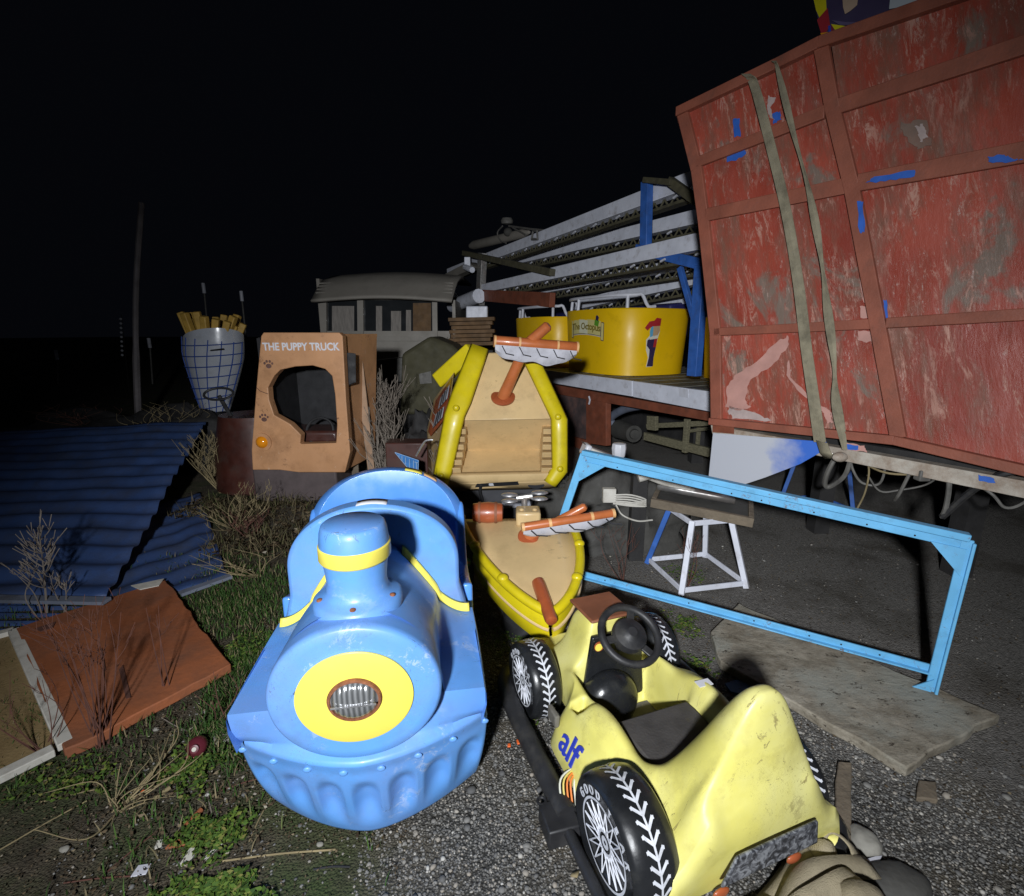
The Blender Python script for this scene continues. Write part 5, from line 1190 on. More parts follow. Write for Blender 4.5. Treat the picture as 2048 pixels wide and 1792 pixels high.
# wheels
def kwheel(x, y, r, wd, side, big):
    fmw = frame(V(x, y, r), (0,1,0), (0,0,1)) if side > 0 else frame(V(x, y, r), (0,-1,0), (0,0,1))
    pr = [(.02,-wd/2),(r*.86,-wd/2),(r*.96,-wd*.42),(r,-wd*.25),(r,wd*.22),(r*.965,wd*.40),(r*.90,wd*.47),(r*.86,wd*.47),(r*.82,wd*.44),(r*.60,wd*.42),(r*.56,wd*.36),(.02,wd*.36)]
    mb = MB(); mb.lathe(pr, 56, fmw); tyre = mb.build('wheel', M['kartblack'], KT, angle=45)
    # fishbone tread print
    mb = MB(); nb_ = 34
    for i in range(nb_):
        a = 2*math.pi*i/nb_; da = 2*math.pi/nb_
        P = lambda aa, xx: fmw @ V((r+.0015)*math.cos(aa), (r+.0015)*math.sin(aa), xx)
        mb.add([P(a, -.003), P(a+da, -.003), P(a+da, .003), P(a, .003)], [(0,1,2,3)])
        for sg_ in (-1, 1):
            q0 = [P(a, sg_*.003), P(a+da*.35, sg_*.003), P(a+da*.95, sg_*.022), P(a+da*.62, sg_*.023)]
            mb.add(q0, [(0,1,2,3)] if sg_ > 0 else [(3,2,1,0)]); q1 = [P(a+da*.62, sg_*.019), P(a+da*.9, sg_*.019), P(a+da*.85, sg_*.027), P(a+da*.6, sg_*.026)]
            mb.add(q1, [(0,1,2,3)] if sg_ > 0 else [(3,2,1,0)])
    mb.build('tread_print', M['tread'], tyre, smooth=False)
    zf = wd*.445; mb = MB(); r0, r1 = r*.62, r*.66
    n2 = 48
    fl = frame(V(0,0,0), (1,0,0), (0,1,0))
    mb.add([fmw @ V(q*math.cos(2*math.pi*i/n2), q*math.sin(2*math.pi*i/n2), wd*.446) for q in (r0, r1) for i in range(n2)], [(i, (i+1) % n2, n2+(i+1) % n2, n2+i) for i in range(n2)])
    for k_ in range(16):
        a = 2*math.pi*k_/16
        for db in (-.35, .35): mb.tube([fmw @ V(r*.60*math.cos(a), r*.60*math.sin(a), wd*.432), fmw @ V(r*.20*math.cos(a+db), r*.20*math.sin(a+db), wd*.40)], .0022, 4)
    for q in (r*.20, r*.08): mb.add([fmw @ V(q_*math.cos(2*math.pi*i/20), q_*math.sin(2*math.pi*i/20), wd*.405) for q_ in (q-.008, q+.004) for i in range(20)], [(i, (i+1) % 20, 20+(i+1) % 20, 20+i) for i in range(20)])
    mb.build('spoke_print', M['tread'], tyre, smooth=False)
    for word, a_first in (('GOOD', 158), ('YEAR', 80)):
        mb = MB()
        for i, chh in enumerate(word):
            ml = fmw @ Matrix.Rotation(R(a_first-i*17)-R(90), 4, 'Z') @ Matrix.Translation(V(0, r*.755, wd*.447))
            t_ = text_mb(chh, r*.20, ml, .0006, .0012, 1, .9); mb.add(t_.v, t_.f)
        mb.build('tyre_lettering', M['tread'], tyre, smooth=False)
kwheel(-.318, -.365, .175, .15, -1, True); kwheel(.285, -.345, .150, .11, 1, True); kwheel(-.285, .36, .155, .13, -1, False); kwheel(.285, .36, .155, .13, 1, False)
# side rail and rear bumper strips
mb = MB(); mb.tube(curve([V(-.28,.56,.06), V(-.35,.52,.06), V(-.385,.40,.06), V(-.395,.1,.06), V(-.395,-.17,.06)], 6), .036, 12); mb.build('side_rail', M['rubber'], KT)
mb = MB(); mb.tube(curve([V(-.41,-.20,.05), V(-.415,-.45,.05), V(-.40,-.62,.05)], 6), .018, 10); mb.build('rear_rail', M['rubber'], KT)
mb = MB(); mb.tube(curve([V(.30,.56,.07), V(.375,.50,.07), V(.41,.38,.07), V(.40,-.40,.05), V(.30,-.55,.05)], 6), .03, 12); mb.build('side_rail', M['rubber'], KT)
# lettering, plate, stickers
text_mb('alf', .125, frame(V(-.322, -.035, .172), (0,-1,0), (.062,0,.135)), .003, .0015, .98).build('lettering', M['navy'], KT, smooth=False)
mb = MB(); mb.box((-.318,.10,.19), (.02,.07,.05)); mb.build('side_vent', M['floor_grey'], KT, bevel=.006)
def plate_mat():
    m, nt, b = newmat('worn_number_plate'); co = coords(nt); nt.links.new(ramp(nt, noise(nt, co, 38, 4, .6, 1.5), [(.40, (.022,.024,.03)), (.52, (.10,.105,.12)), (.62, (.24,.25,.27))]), b.inputs['Base Color']); b.inputs['Roughness'].default_value = .45; return m
mb = MB(); mb.prism([V(-.155,-.558,.165), V(.185,-.558,.165), V(.175,-.556,.245), V(-.11,-.556,.245)], V(0,-.010,0)); mb.build('rear_plate', plate_mat(), KT, bevel=.004)
for x_ in (-.13, .13): mb = MB(); mb.ball((x_,-.545,.108), (.028,.008,.016), 12, 8); mb.build('rear_reflector', M['shipbrown'], KT)
mb = MB(); mb.prism([V(.175,-.055,.315), V(.235,-.055,.312), V(.235,-.085,.31), V(.175,-.085,.313)], V(0,0,.003)); mb.build('name_sticker', M['white_sticker'], KT)
mb = MB(); mb.box((-.238,-.27,.13), (.006,.1,.07)); mb.build('grey_tape', M['floor_grey'], KT)
# battery box with wires on the ground
o = thing('battery_box', 'small open black battery box with coloured wires beside the rear left wheel', 'battery box', W(1118,1662,z=0))
mb = MB(); mb.box((0,0,.035), (.11,.11,.07), Matrix.Rotation(R(15), 3, 'Z')); mb.build('case', M['black'], o, bevel=.006); mb = MB(); mb.tube([V(-.055+.014*math.cos(a), .05+.014*math.sin(a), .066) for a in [2*math.pi*i/14 for i in range(14)]], .005, 6, True); mb.build('lug', M['black'], o)
a0 = V(.03,.03,.07)
for i, mt in enumerate(('wirew','wirey','wireo','wireo','wirew')):
    mb = MB(); mb.tube(curve([a0+V(-.02+.012*i,0,0), a0+V(-.02+.012*i,.05,.05), a0+V(.03+.01*i,.09,.055), a0+V(.09,.10+.012*i,.02)], 5), .0035, 6); mb.build('wire', M[mt], o)

# ------------------------------------------------------------------ sky-blue steel frame standing on edge
FR = thing('blue_steel_frame', 'long sky blue rectangular steel frame standing on edge across the right side', 'steel frame', (1.1, 2.45, 0))
TL, TR = W(1168,915,Y=2.87), W(1934,1088,Y=1.956); BR0 = W(1858,1392,Y=1.93); BL = W(1094,1128,Y=2.87); BRm = W(1862,1336,Y=1.956)
fd = (TR-TL).normalized(); fn = V(fd.y, -fd.x, 0).normalized()
if fn.y > 0: fn = -fn
def fbar(a, b_, wd, th, name, out=0.0):
    d = (b_-a).normalized(); mb = MB(); mb.beam(a+fn*out, b_+fn*out, th, wd, up=d.cross(fn)); return mb.build(name, M['frameblue'], FR, bevel=.003, world=True)
fbar(TL, TR, .052, .012, 'top_rail'); fbar(TL+V(0,0,.036), TR+V(0,0,.036), .030, .045, 'top_flange', .018); fbar(TR+V(0,0,.02), BR0, .042, .014, 'side_rail'); fbar(TR+V(.024,0,.01), BR0+V(.02,0,0), .012, .04, 'side_flange', .014)
fbar(TL+V(0,0,.02), BL, .045, .014, 'side_rail'); fbar(BL, BRm, .034, .012, 'bottom_rail'); fbar(BL+V(0,0,-.018), BRm+V(0,0,-.018), .008, .034, 'bottom_flange', .012)
def gus(a, d1, d2, l): mb = MB(); mb.prism([a+fn*.009, a+d1*l+fn*.009, a+d2*l+fn*.009], fn*.006); mb.build('gusset', M['frameblue'], FR, smooth=False, world=True)
gus(TL+V(.0,0,-.02), fd, (BL-TL).normalized(), .14); gus(TR+V(0,0,-.02), -fd, (BR0-TR).normalized(), .12); gus(BR0, -fd, (TR-BR0).normalized(), .09)
for t in (.12, .3, .47, .55, .68, .8, .9): mb = MB(); mb.lathe([(.004,0),(.004,.002)], 8, frame(TL.lerp(TR, t)+fn*.0065+V(0,0,-.012), fd, (0,0,1))); mb.build('bolt_hole', M['black_gap'], FR, world=True)
for t in (.2, .45, .62, .75, .82, .9): mb = MB(); mb.lathe([(.004,0),(.004,.002)], 8, frame(BL.lerp(BRm, t)+fn*.0065, (BRm-BL), (0,0,1))); mb.build('bolt_hole', M['black_gap'], FR, world=True)

# ------------------------------------------------------------------ trestles
def trestle(name, label, c, base, top, h, rot, mats, loc_z=0.0):
    o = thing(name, label, 'trestle', (c[0], c[1], loc_z), rot)
    cs = [(-1,-1),(1,-1),(1,1),(-1,1)]
    for i, (a, b_) in enumerate(cs):
        mb = MB(); mb.beam(V(a*base/2, b_*base/2, 0), V(a*top/2, b_*top/2, h), .034, .034, up=V(a,b_,0)); mb.build('leg', M[mats[i % len(mats)]], o, bevel=.003)
    for z_, nm in ((.03, 'base_bar'), (h-.015, 'top_bar')):
        wv_ = base if z_ < .1 else top
        for i in range(4):
            a, b_ = cs[i], cs[(i+1) % 4]; k_ = (base+(top-base)*z_/h)/2; mb = MB(); mb.beam(V(a[0]*k_, a[1]*k_, z_), V(b_[0]*k_, b_[1]*k_, z_), .012, .034); mb.build(nm, M[mats[0]], o, bevel=.002)
    return o
trestle('trestle', 'small white painted steel trestle stand behind the blue frame', (1.235, 3.11), .46, .27, .45, R(12), ['whitecool','whitecool','whitecool','stblue'])
trestle('trestle', 'blue steel trestle in the dark under the red wall', (2.85, 4.45), .42, .24, .62, R(10), ['stblue'])
o = thing('wooden_tray', 'grimy wooden box lid lying tilted on the white trestle', 'wooden lid', (1.28, 3.2, .45)); o.rotation_euler = (R(3), R(4), R(-24))
mb = MB(); mb.box((0,0,.035), (.62,.42,.02)); mb.build('base_board', M['heap'], o, bevel=.003)
for a, d in (((0,-.20,.045), (.62,.03,.06)), ((0,.20,.045), (.62,.03,.06)), ((-.295,0,.045), (.03,.365,.06)), ((.295,0,.045), (.03,.365,.06))): mb = MB(); mb.box(a, d); mb.build('edge_board', M['wood'], o, bevel=.004)
o2 = thing('metal_trough', 'shallow worn metal trough resting in the wooden lid', 'trough', (1.25, 3.24, .50)); o2.rotation_euler = (R(3), R(4), R(-24))
mb = MB(); mb.grid([[V(x, .09*math.cos(a), .06+.06*math.sin(a)*-1+.02) for a in [math.pi*i/10 for i in range(11)]] for x in (-.25, -.1, .1, .24)]); mb.build('trough_shell', M['steel'], o2, thick=.006)

# ------------------------------------------------------------------ batten lamp and lamps behind the frame
LB = thing('batten_lamp', 'long white fluorescent batten lying behind the blue frame', 'lamp batten', W(1250,925,Y=3.25))
a, b_ = W(1168,898,Y=3.25), W(1400,990,Y=3.35); d = (b_-a).normalized()
mb = MB(); mb.beam(a, b_, .10, .06); mb.build('housing', M['oldwhite'], LB, bevel=.012, world=True)
mb = MB(); mb.beam(a-d*.01, a+d*.035, .115, .085); mb.build('end_cap', M['plastic_white'], LB, bevel=.014, world=True)
mb = MB(); mb.beam(a+V(0,.03,.034), b_+V(0,.03,.034), .10, .006); mb.build('tray_lid', M['base'], LB, world=True)
mb = MB(); c = W(1238,902,Y=3.24); mb.lathe([(.03,-.05),(.045,-.03),(.05,.02),(.046,.05),(.02,.055)], 8, Matrix.Translation(c)); mb.build('lamp_holder', M['plastic_white'], LB, bevel=.004, world=True)
mb = MB(); mb.tube([W(1276,955,Y=3.2), W(1305,946,Y=3.2)], .035, 14); mb.tube([W(1303,948,Y=3.2), W(1310,945,Y=3.2)], .042, 14); mb.build('spool', M['oldwhite'], LB, world=True)
mb = MB(); mb.box(W(1218,990,Y=3.3), (.09,.05,.10)); mb.build('ballast', M['oldwhite'], LB, bevel=.005, world=True)
for i in range(4): mb = MB(); mb.tube(curve([W(1228,990+i*4,Y=3.28), W(1262,990+i*5,Y=3.26), W(1292,1000+i*4,Y=3.28), W(1262,1006+i*2,Y=3.29), W(1226,1004+i,Y=3.3)], 4), .006, 6); mb.build('flex_loop', M['oldwhite'], LB, world=True)
mb = MB(); mb.tube(curve([W(1232,1010,Y=3.28), W(1245,1030,Y=3.26), W(1275,1042,Y=3.26), W(1305,1040,Y=3.3)], 5), .006, 6); mb.build('flex', M['oldwhite'], LB, world=True)
# legs so that it rests on the heap below
mb = MB(); c = a.lerp(b_, .45); mb.box((c.x+.03, c.y+.06, c.z/2-.02), (.10,.08,c.z-.03)); mb.build('prop', M['dark'], LB, world=True)
# dark heap of tarpaulin under it
def lump(name, label, cat, c, r, mat, amp=.25, fq=2.5, seed=0, n=(40, 22), part='cover'):
    o = thing(name, label, cat, (c[0], c[1], 0)); mb = MB(); rows_ = []
    for j in range(n[1]+1):
        b0 = math.pi/2*j/n[1]; row = []
        for i in range(n[0]):
            a0 = 2*math.pi*i/n[0]; d0 = V(math.cos(b0)*math.cos(a0), math.cos(b0)*math.sin(a0), math.sin(b0))
            k_ = 1+amp*mn.fractal(d0*fq+V(seed, seed*2, 0), 1.0, 2.0, 4); row.append(V(d0.x*r[0]*k_, d0.y*r[1]*k_, max(0, d0.z*r[2]*k_)-.01))
        rows_.append(row)
    mb.grid(rows_, close=True); mb.build(part, M[mat], o, angle=70); return o
lump('tarpaulin_heap', 'crumpled dark tarpaulin heap behind the blue frame', 'tarpaulin', (.80, 3.85), (.62,.45,.52), 'heap', .35, 2.2, 3)
lump('rubbish_sack', 'lumpy dark sack beside the base of the ship ride', 'sack', (.52, 4.0), (.22,.25,.42), 'heap', .3, 2.5, 8)
lump('rubbish_sack', 'black bin bag below the olive covered stall', 'sack', (-.80, 4.9), (.36,.4,.85), 'dark', .3, 2.0, 5)
lump('rubbish_sack', 'glossy black bin bag right behind the train cab', 'sack', (-.72, 3.9), (.36,.25,.42), 'black', .3, 2.6, 9)
lump('soil_bank', 'dark weedy soil bank behind the blue tin sheets', 'soil bank', (-4.6, 6.4), (2.4,.9,.62), 'dark', .3, 3.0, 11, part='bank')
lump('soil_mound', 'low rubble mound with weeds left of the train', 'mound', (-1.95, 4.15), (.45,.4,.06), 'soil', .25, 3.0, 13, part='rubble')
o = thing('blue_sign', 'torn blue sign with pale block letters lying on black bags', 'sign', W(830,935,Y=3.7))
mb = MB(); mb.prism([W(790,905,Y=3.7), W(837,921,Y=3.66), W(836,948,Y=3.6), W(826,948,Y=3.6)], V(0,.01,0)); mb.build('sheet', M['bluetxt'], o, smooth=False, world=True)
mb = MB(); mb.tube([W(790,905,Y=3.69), W(837,921,Y=3.65), W(836,948,Y=3.59), W(826,948,Y=3.59), W(790,905,Y=3.69)], .003, 4); mb.build('border', M['paleb'], o, world=True)
for i, (u, v0, v1) in enumerate(((798,910,915),(804,912,921),(811,915,928),(819,918,936),(827,921,944),(833,924,946))): mb = MB(); mb.tube([W(u, v0, Y=3.68-.012*i), W(u, v1, Y=3.67-.014*i)], .0035, 4); mb.build('letter_stroke', M['paleb'], o, world=True)
mb = MB(); mb.tube([W(829,924,Y=3.63), W(836,926,Y=3.62)], .0035, 4); mb.build('letter_stroke', M['paleb'], o, world=True)
o = thing('chrome_handle', 'thin bent chrome tube sticking up beside the ship ride', 'tube', W(838,910,Y=3.75)); mb = MB(); mb.tube(curve([W(832,912,Y=3.75), W(848,885,Y=3.75), W(858,880,Y=3.75), W(866,880,Y=3.75)], 5), .008, 8); mb.build('bent_tube', M['silver'], o, world=True)
o = thing('red_crate', 'dark red crate among the bags behind the train', 'crate', W(815,890,Y=4.1)); mb = MB(); c = W(815,895,Y=4.2); mb.box((c.x, 4.25, c.z/2+.05), (.36,.2,c.z)); mb.build('crate_shell', M['maroon'], o, bevel=.01, world=True)

# ------------------------------------------------------------------ weathered slab, planks, straps, stones on the right
def slab_mat():
    m, nt, b = newmat('weathered_slab'); co = coords(nt); cs = coords(nt, (1,1,1))
    mp = N(nt, 'ShaderNodeMapping'); mp.inputs['Rotation'].default_value = (0,0,R(28)); mp.inputs['Scale'].default_value = (2.2,3.4,4); nt.links.new(co, mp.inputs[0])
    cc = mixc(nt, ramp(nt, noise(nt, mp.outputs[0], 3.2, 10, .75, .15), BW(.32, .68)), (.12,.10,.07), (.38,.345,.28))
    cc = mixc(nt, ramp(nt, noise(nt, co, 3, 6, .6), BW(.5, .66)), cc, (.29,.29,.25)); cc = mixc(nt, ramp(nt, noise(nt, mp.outputs[0], 9, 8, .75), BW(.58, .64)), cc, (.05,.04,.03))
    nt.links.new(cc, b.inputs['Base Color']); b.inputs['Roughness'].default_value = .9; b.inputs['Specular IOR Level'].default_value = .2
    bn = N(nt, 'ShaderNodeBump'); bn.inputs['Strength'].default_value = .9; bn.inputs['Distance'].default_value = .012; nt.links.new(noise(nt, mp.outputs[0], 5, 10, .72), bn.inputs['Height']); nt.links.new(bn.outputs[0], b.inputs['Normal']); return m
def ground_sheet(name, label, cat, corners, z0, th, mat, part, div=26, jit=.012, bumpz=.004, seed=0, **kw):
    c = [W(u, v, z=z0+th) if len(q) == 2 else None for q in corners for u, v in [q]]; cen = sum(c, V(0,0,0))/len(c)
    o = thing(name, label, cat, (cen.x, cen.y, 0)); poly = []
    for i in range(len(c)):
        p, q = c[i], c[(i+1) % len(c)]; n_ = max(2, int((q-p).length/.05))
        for k_ in range(n_):
            r_ = p.lerp(q, k_/n_); r_ = r_+V(jit*mn.noise((r_.x*9+seed, r_.y*9, 0))*1.6, jit*mn.noise((r_.x*9, r_.y*9+seed, 7))*1.6, bumpz*mn.noise((r_.x*5, r_.y*5, seed))); poly.append(r_)
    mb = MB(); mb.prism(poly, V(0,0,-th)); mb.build(part, mat, o, world=True, **kw); return o
ground_sheet('weathered_slab', 'long cracked grey-brown slab lying under the end of the blue frame', 'slab', [(1428,1290),(1424,1262),(1478,1206),(2000,1430),(1812,1532),(1442,1322)], 0, .045, slab_mat(), 'board', jit=.009, bevel=.006)
ground_sheet('wood_offcut', 'short upright-lying brown timber offcut right of the toy car', 'plank', [(1676,1522),(1704,1524),(1702,1690),(1664,1692)], 0, .03, M['wood'], 'board', jit=.004, bevel=.004)
ground_sheet('wood_offcut', 'half-buried stub of timber far right in the shade', 'plank', [(1835,1555),(1872,1560),(1878,1600),(1832,1596)], 0, .02, M['wood'], 'board', jit=.006, bevel=.004)
ground_sheet('plastic_shard', 'pale blue plastic shard lying near the strap pile', 'shard', [(1724,1722),(1750,1714),(1764,1712),(1756,1728),(1744,1736)], .01, .006, M['sail'], 'shard_piece', jit=0)
ground_sheet('rag', 'faded blue rag on the ground beside the slab', 'rag', [(1450,1368),(1472,1356),(1498,1362),(1500,1376),(1480,1384),(1462,1380)], .0, .012, pm('faded_blue_rag', (.06,.11,.20), .9, .3, 20, dirt=.4), 'cloth', jit=.015, bumpz=.02)
def stone(label, u, v, r, mat='stone', sd_=0, cat='stone'):
    c = W(u, v, z=0); o = thing('stone', label, cat, (c.x, c.y, 0)); mb = MB(); rows_ = []
    mb.ball((0,0,0), 1, 18, 12); mb.v = [tuple(V(*p) * (1+.18*mn.noise(V(*p)*1.6+V(sd_,0,0)))) for p in mb.v]; mb.v = [(p[0]*r[0], p[1]*r[1], max(-.005, p[2]*r[2]+r[2]*.5)) for p in mb.v]; mb.build('boulder', M[mat], o, angle=80)
stone('round pale cobble beside the brown timber offcut', 1728, 1690, (.045,.05,.03), 'stone', 2); stone('mossy half-buried stone at the bottom right', 1790, 1770, (.10,.06,.03), 'heap', 6)
SP = thing('strap_pile', 'tangled pile of beige webbing straps at the bottom edge behind the toy car', 'strap pile', W(1650,1760,z=0))
rs = random.Random(12)
SPM = pm('beige_webbing', (.30,.255,.17), .85, .2, 10, dirt=.35, dcol=(.12,.095,.06), ds=12, bump=.5, bs=300)
for i, pts in enumerate(([(1500,1850,.02),(1560,1760,.05),(1620,1690,.06),(1690,1650,.05)], [(1530,1860,.03),(1600,1760,.10),(1670,1735,.11),(1745,1735,.06)], [(1560,1850,.05),(1620,1800,.11),(1700,1760,.12),(1750,1790,.05)], [(1640,1850,.06),(1660,1780,.12),(1730,1770,.11),(1770,1850,.03)],
                         [(1600,1700,.03),(1650,1660,.10),(1700,1690,.10),(1720,1740,.04)], [(1480,1830,.02),(1530,1800,.07),(1590,1840,.06),(1640,1880,.03)], [(1690,1850,.05),(1700,1790,.13),(1760,1800,.10),(1790,1860,.02)], [(1620,1740,.02),(1640,1700,.09),(1668,1716,.09),(1690,1760,.03)])):
    C_ = curve([W(u, v, z=z_) for u, v, z_ in pts], 7); rows_ = []
    for j, p in enumerate(C_):
        d = (C_[min(j+1, len(C_)-1)]-C_[max(0, j-1)]).normalized(); s_ = d.cross(V(0,0,1)).normalized(); tw = .8*math.sin(j*.22+i*1.3); s2 = s_*math.cos(tw)+V(0,0,1)*math.sin(tw)*.8; rows_.append([p-s2*.03, p+V(0,0,.004), p+s2*.03])
    mb = MB(); mb.grid(rows_); mb.build('webbing_loop', SPM, SP, thick=.004, world=True)
o = thing('plastic_tub', 'upturned grey-white plastic tub edge behind the toy car', 'tub', W(1645,1660,z=0)); mb = MB(); mb.lathe([(.06,0),(.055,.05),(.045,.055)], 24); mb.build('tub_shell', M['oldwhite'], o)

# ------------------------------------------------------------------ doors, tin sheets on the left
DR = ground_sheet('orange_door', 'weathered orange door panel lying flat in the grass on the left', 'door', [(30,1256),(180,1207),(332,1160),(395,1245),(462,1328),(300,1412),(160,1488),(128,1500),(80,1380)], .01, .045, M['door'], 'leaf', jit=.008, bevel=.005)
for q in ([(70,1258),(112,1244),(106,1256),(82,1264)], [(262,1172),(328,1158),(318,1172),(280,1180)]): mb = MB(); mb.prism([W(u, v, z=.058) for u, v in q], V(0,0,.004)); mb.build('chipped_edge', M['oldwhite'] if q[0][0] > 200 else M['twigred'], DR, world=True)
for q in ([(238,1340),(246,1330),(262,1395),(252,1398)], [(200,1300),(204,1296),(212,1340),(206,1345)]): mb = MB(); mb.prism([W(u, v, z=.057) for u, v in q], V(0,0,.002)); mb.build('stain', M['twigred'], DR, world=True)
PW = ground_sheet('framed_panel', 'rust-stained wooden panel with white trim at the left picture edge', 'panel', [(-160,1320),(20,1268),(118,1488),(-120,1610)], .0, .03, M['panelwood'], 'board', jit=.006)
for a, b_ in (((-160,1312),(28,1262)), ((28,1262),(132,1490)), ((108,1500),(-120,1612))): mb = MB(); mb.beam(W(*a, z=.04), W(*b_, z=.04), .05, .03); mb.build('trim', M['oldwhite'], PW, bevel=.004, world=True)
def tin(name, label, c, n1, waves, amp, mat='tin'):
    """corner points: near left, near right, far right, far left; corrugations run across"""
    o = thing(name, label, 'tin sheet', c[1]); o.location.z = 0; rows_ = []
    N1 = waves*8
    for j in range(N1+1):
        t = j/N1; a, b_ = c[0].lerp(c[3], t), c[1].lerp(c[2], t); wz = V(0,0, amp*(math.sin(2*math.pi*waves*t)**1)); rows_.append([a.lerp(b_, i/n1)+wz+V(0,0,.025*mn.noise((i*.22, j*.035, 3))) for i in range(n1+1)])
    mb = MB(); mb.grid(rows_); mb.build('corrugated_sheet', M[mat], o, thick=.004, world=True); return o
t1 = tin('tin_sheet', 'large blue corrugated tin sheet sloping up on the left', [V(-5.2, 2.75, .06), W(212,1196,z=.06), W(412,842,z=.60), V(-6.9, 5.6, .45)], 30, 14, .018)
mb = MB(); mb.beam(V(-4.2,2.70,.08), W(214,1202,z=.08), .06, .02); mb.build('edge_strip', M['tinedge'], t1, world=True)
t2 = tin('tin_sheet', 'smaller blue corrugated tin sheet lying underneath, near the train', [W(200,1235,z=.02), W(455,1156,z=.02), W(400,985,z=.03), W(150,1060,z=.03)], 24, 8, .015)
mb = MB(); mb.beam(W(360,1188,z=.03), W(462,1152,z=.03), .05, .02); mb.build('edge_strip', M['tinedge'], t2, world=True)
t3 = tin('tin_sheet', 'blue tin sheet with ribs at the far left edge below the big one', [V(-4.6,2.35,.01), W(190,1262,z=.01), W(215,1205,z=.012), V(-4.4,2.72,.012)], 16, 4, .012)

# ------------------------------------------------------------------ dry weeds and twigs
def plant(label, base, h, n, mat, spread=.25, seed=0, sub=3, r=.004, bare=0.0, cat='dry weed', name='dry_weed', lean=V(0,0,0), curl=.3):
    rg = random.Random(seed); o = thing(name, label, cat, base)
    for i in range(n):
        a = rg.uniform(0, 6.28); tip = V(math.cos(a)*spread*rg.uniform(.2,1), math.sin(a)*spread*rg.uniform(.2,1), h*rg.uniform(.65,1))+lean*rg.uniform(.5,1.2)
        mid = tip*.5+V(rg.uniform(-1,1), rg.uniform(-1,1), 0)*spread*curl; C_ = curve([V(rg.uniform(-.02,.02), rg.uniform(-.02,.02), -.01), mid, tip], 6)
        mb = MB(); mb.tube(C_, [r*(1-.7*k_/(len(C_)-1)) for k_ in range(len(C_))], 5)
        for s_ in range(sub):
            j = int(len(C_)*rg.uniform(max(.25, bare), .92)); p = C_[min(j, len(C_)-1)]; a2 = rg.uniform(0, 6.28); l = h*rg.uniform(.1,.25)
            q = p+V(math.cos(a2)*l*.6, math.sin(a2)*l*.6, l*.75); mb.tube(curve([p, p.lerp(q, .5)+V(0,0,-l*.1), q], 3), [r*.42]*4+[r*.3]*3, 4)
            for _ in range(2): q2 = q+V(rg.uniform(-1,1)*l*.3, rg.uniform(-1,1)*l*.3, l*.3); mb.tube([p.lerp(q, .6), q2], r*.35, 4)
        mb.build('stem', M[mat], o)
    return o
plant('tall pale seed-head weed standing on the blue tin at far left', W(95,1228,z=0), .66, 1, 'twig', .05, 1, 34, .006, .35)
plant('small pale dry weed right of the tall one on the tin', W(128,1228,z=0), .30, 2, 'twig', .05, 2, 9, .004, .5)
plant('thin bent pale weed left of the tall seed-head weed', W(75,1235,z=0), .34, 2, 'twig', .14, 3, 5, .004, .5)
plant('bundle of dark red bare stems growing in front of the orange door', W(205,1490,z=0), .58, 16, 'twigred', .14, 4, 2, .0028, .6, lean=V(-.10,.12,0))
plant('two dark bent stems crossing the right part of the orange door', W(330,1400,z=0), .42, 3, 'twigred', .04, 5, 1, .003, .6, lean=V(-.05,.1,0))
plant('bare brown stems in front of the stained panel at left', W(95,1510,z=0), .34, 7, 'twigred', .2, 6, 1, .0025, .5, lean=V(-.2,.05,0))
plant('dense dry straw weed clump below the maroon ride base', W(445,985,z=0), .62, 26, 'straw', .32, 7, 3, .005, .3, lean=V(-.08,-.1,0))
plant('tangled dry stalks between tin sheets and tan truck', W(470,1060,z=0), .38, 20, 'straw', .40, 8, 2, .004, .3, lean=V(.1,-.15,0))
plant('straggly dry grass tuft behind the big tin sheet', V(-4.2, 6.0, .45), .32, 22, 'straw', .6, 9, 1, .0035, .3)
plant('faint dry weeds on the dark bank at left', V(-5.4, 6.2, .45), .28, 16, 'twigred', .8, 10, 1, .0035, .3)
plant('tall leafless grey bush in front of the caravan', V(-1.42, 5.4, 0), 1.25, 16, 'twig', .30, 11, 7, .009, .35, cat='bush', name='dry_bush')
plant('second leafless bush close behind the train cab', V(-1.15, 4.3, 0), .95, 11, 'twig', .22, 12, 6, .007, .35, cat='bush', name='dry_bush')
plant('single branching twig in front of the black bags', V(-.62, 4.3, 0), .98, 1, 'twig', .06, 13, 16, .008, .4)
plant('twiggy weed in the gap between train and ship', V(-.62, 3.55, .2), .38, 4, 'twig', .10, 14, 5, .004, .3)
plant('thin wiry weeds around the trestle and boat', V(.72, 2.9, 0), .45, 5, 'twigred', .22, 15, 2, .0028, .4)
plant('wiry stems in front of the white trestle', V(1.12, 2.92, 0), .5, 4, 'twigred', .12, 16, 2, .0028, .4)
plant('scatter of dry stalks between tin sheet and train', W(520,1150,z=0), .20, 14, 'straw', .35, 17, 1, .003, .3, lean=V(-.05,-.1,0))
plant('dead stems lying in the dirt at the lower left', W(230,1620,z=0), .10, 16, 'straw', .30, 18, 1, .003, .2, lean=V(.05,.05,0))
plant('dark forked twig leaning in the grass left of the train', W(440,1440,z=0), .22, 3, 'twigred', .12, 19, 2, .003, .4)
plant('reddish weed clump at the foot of the tan truck', W(500,1075,z=0), .22, 12, 'twigred', .22, 20, 3, .005, .3)

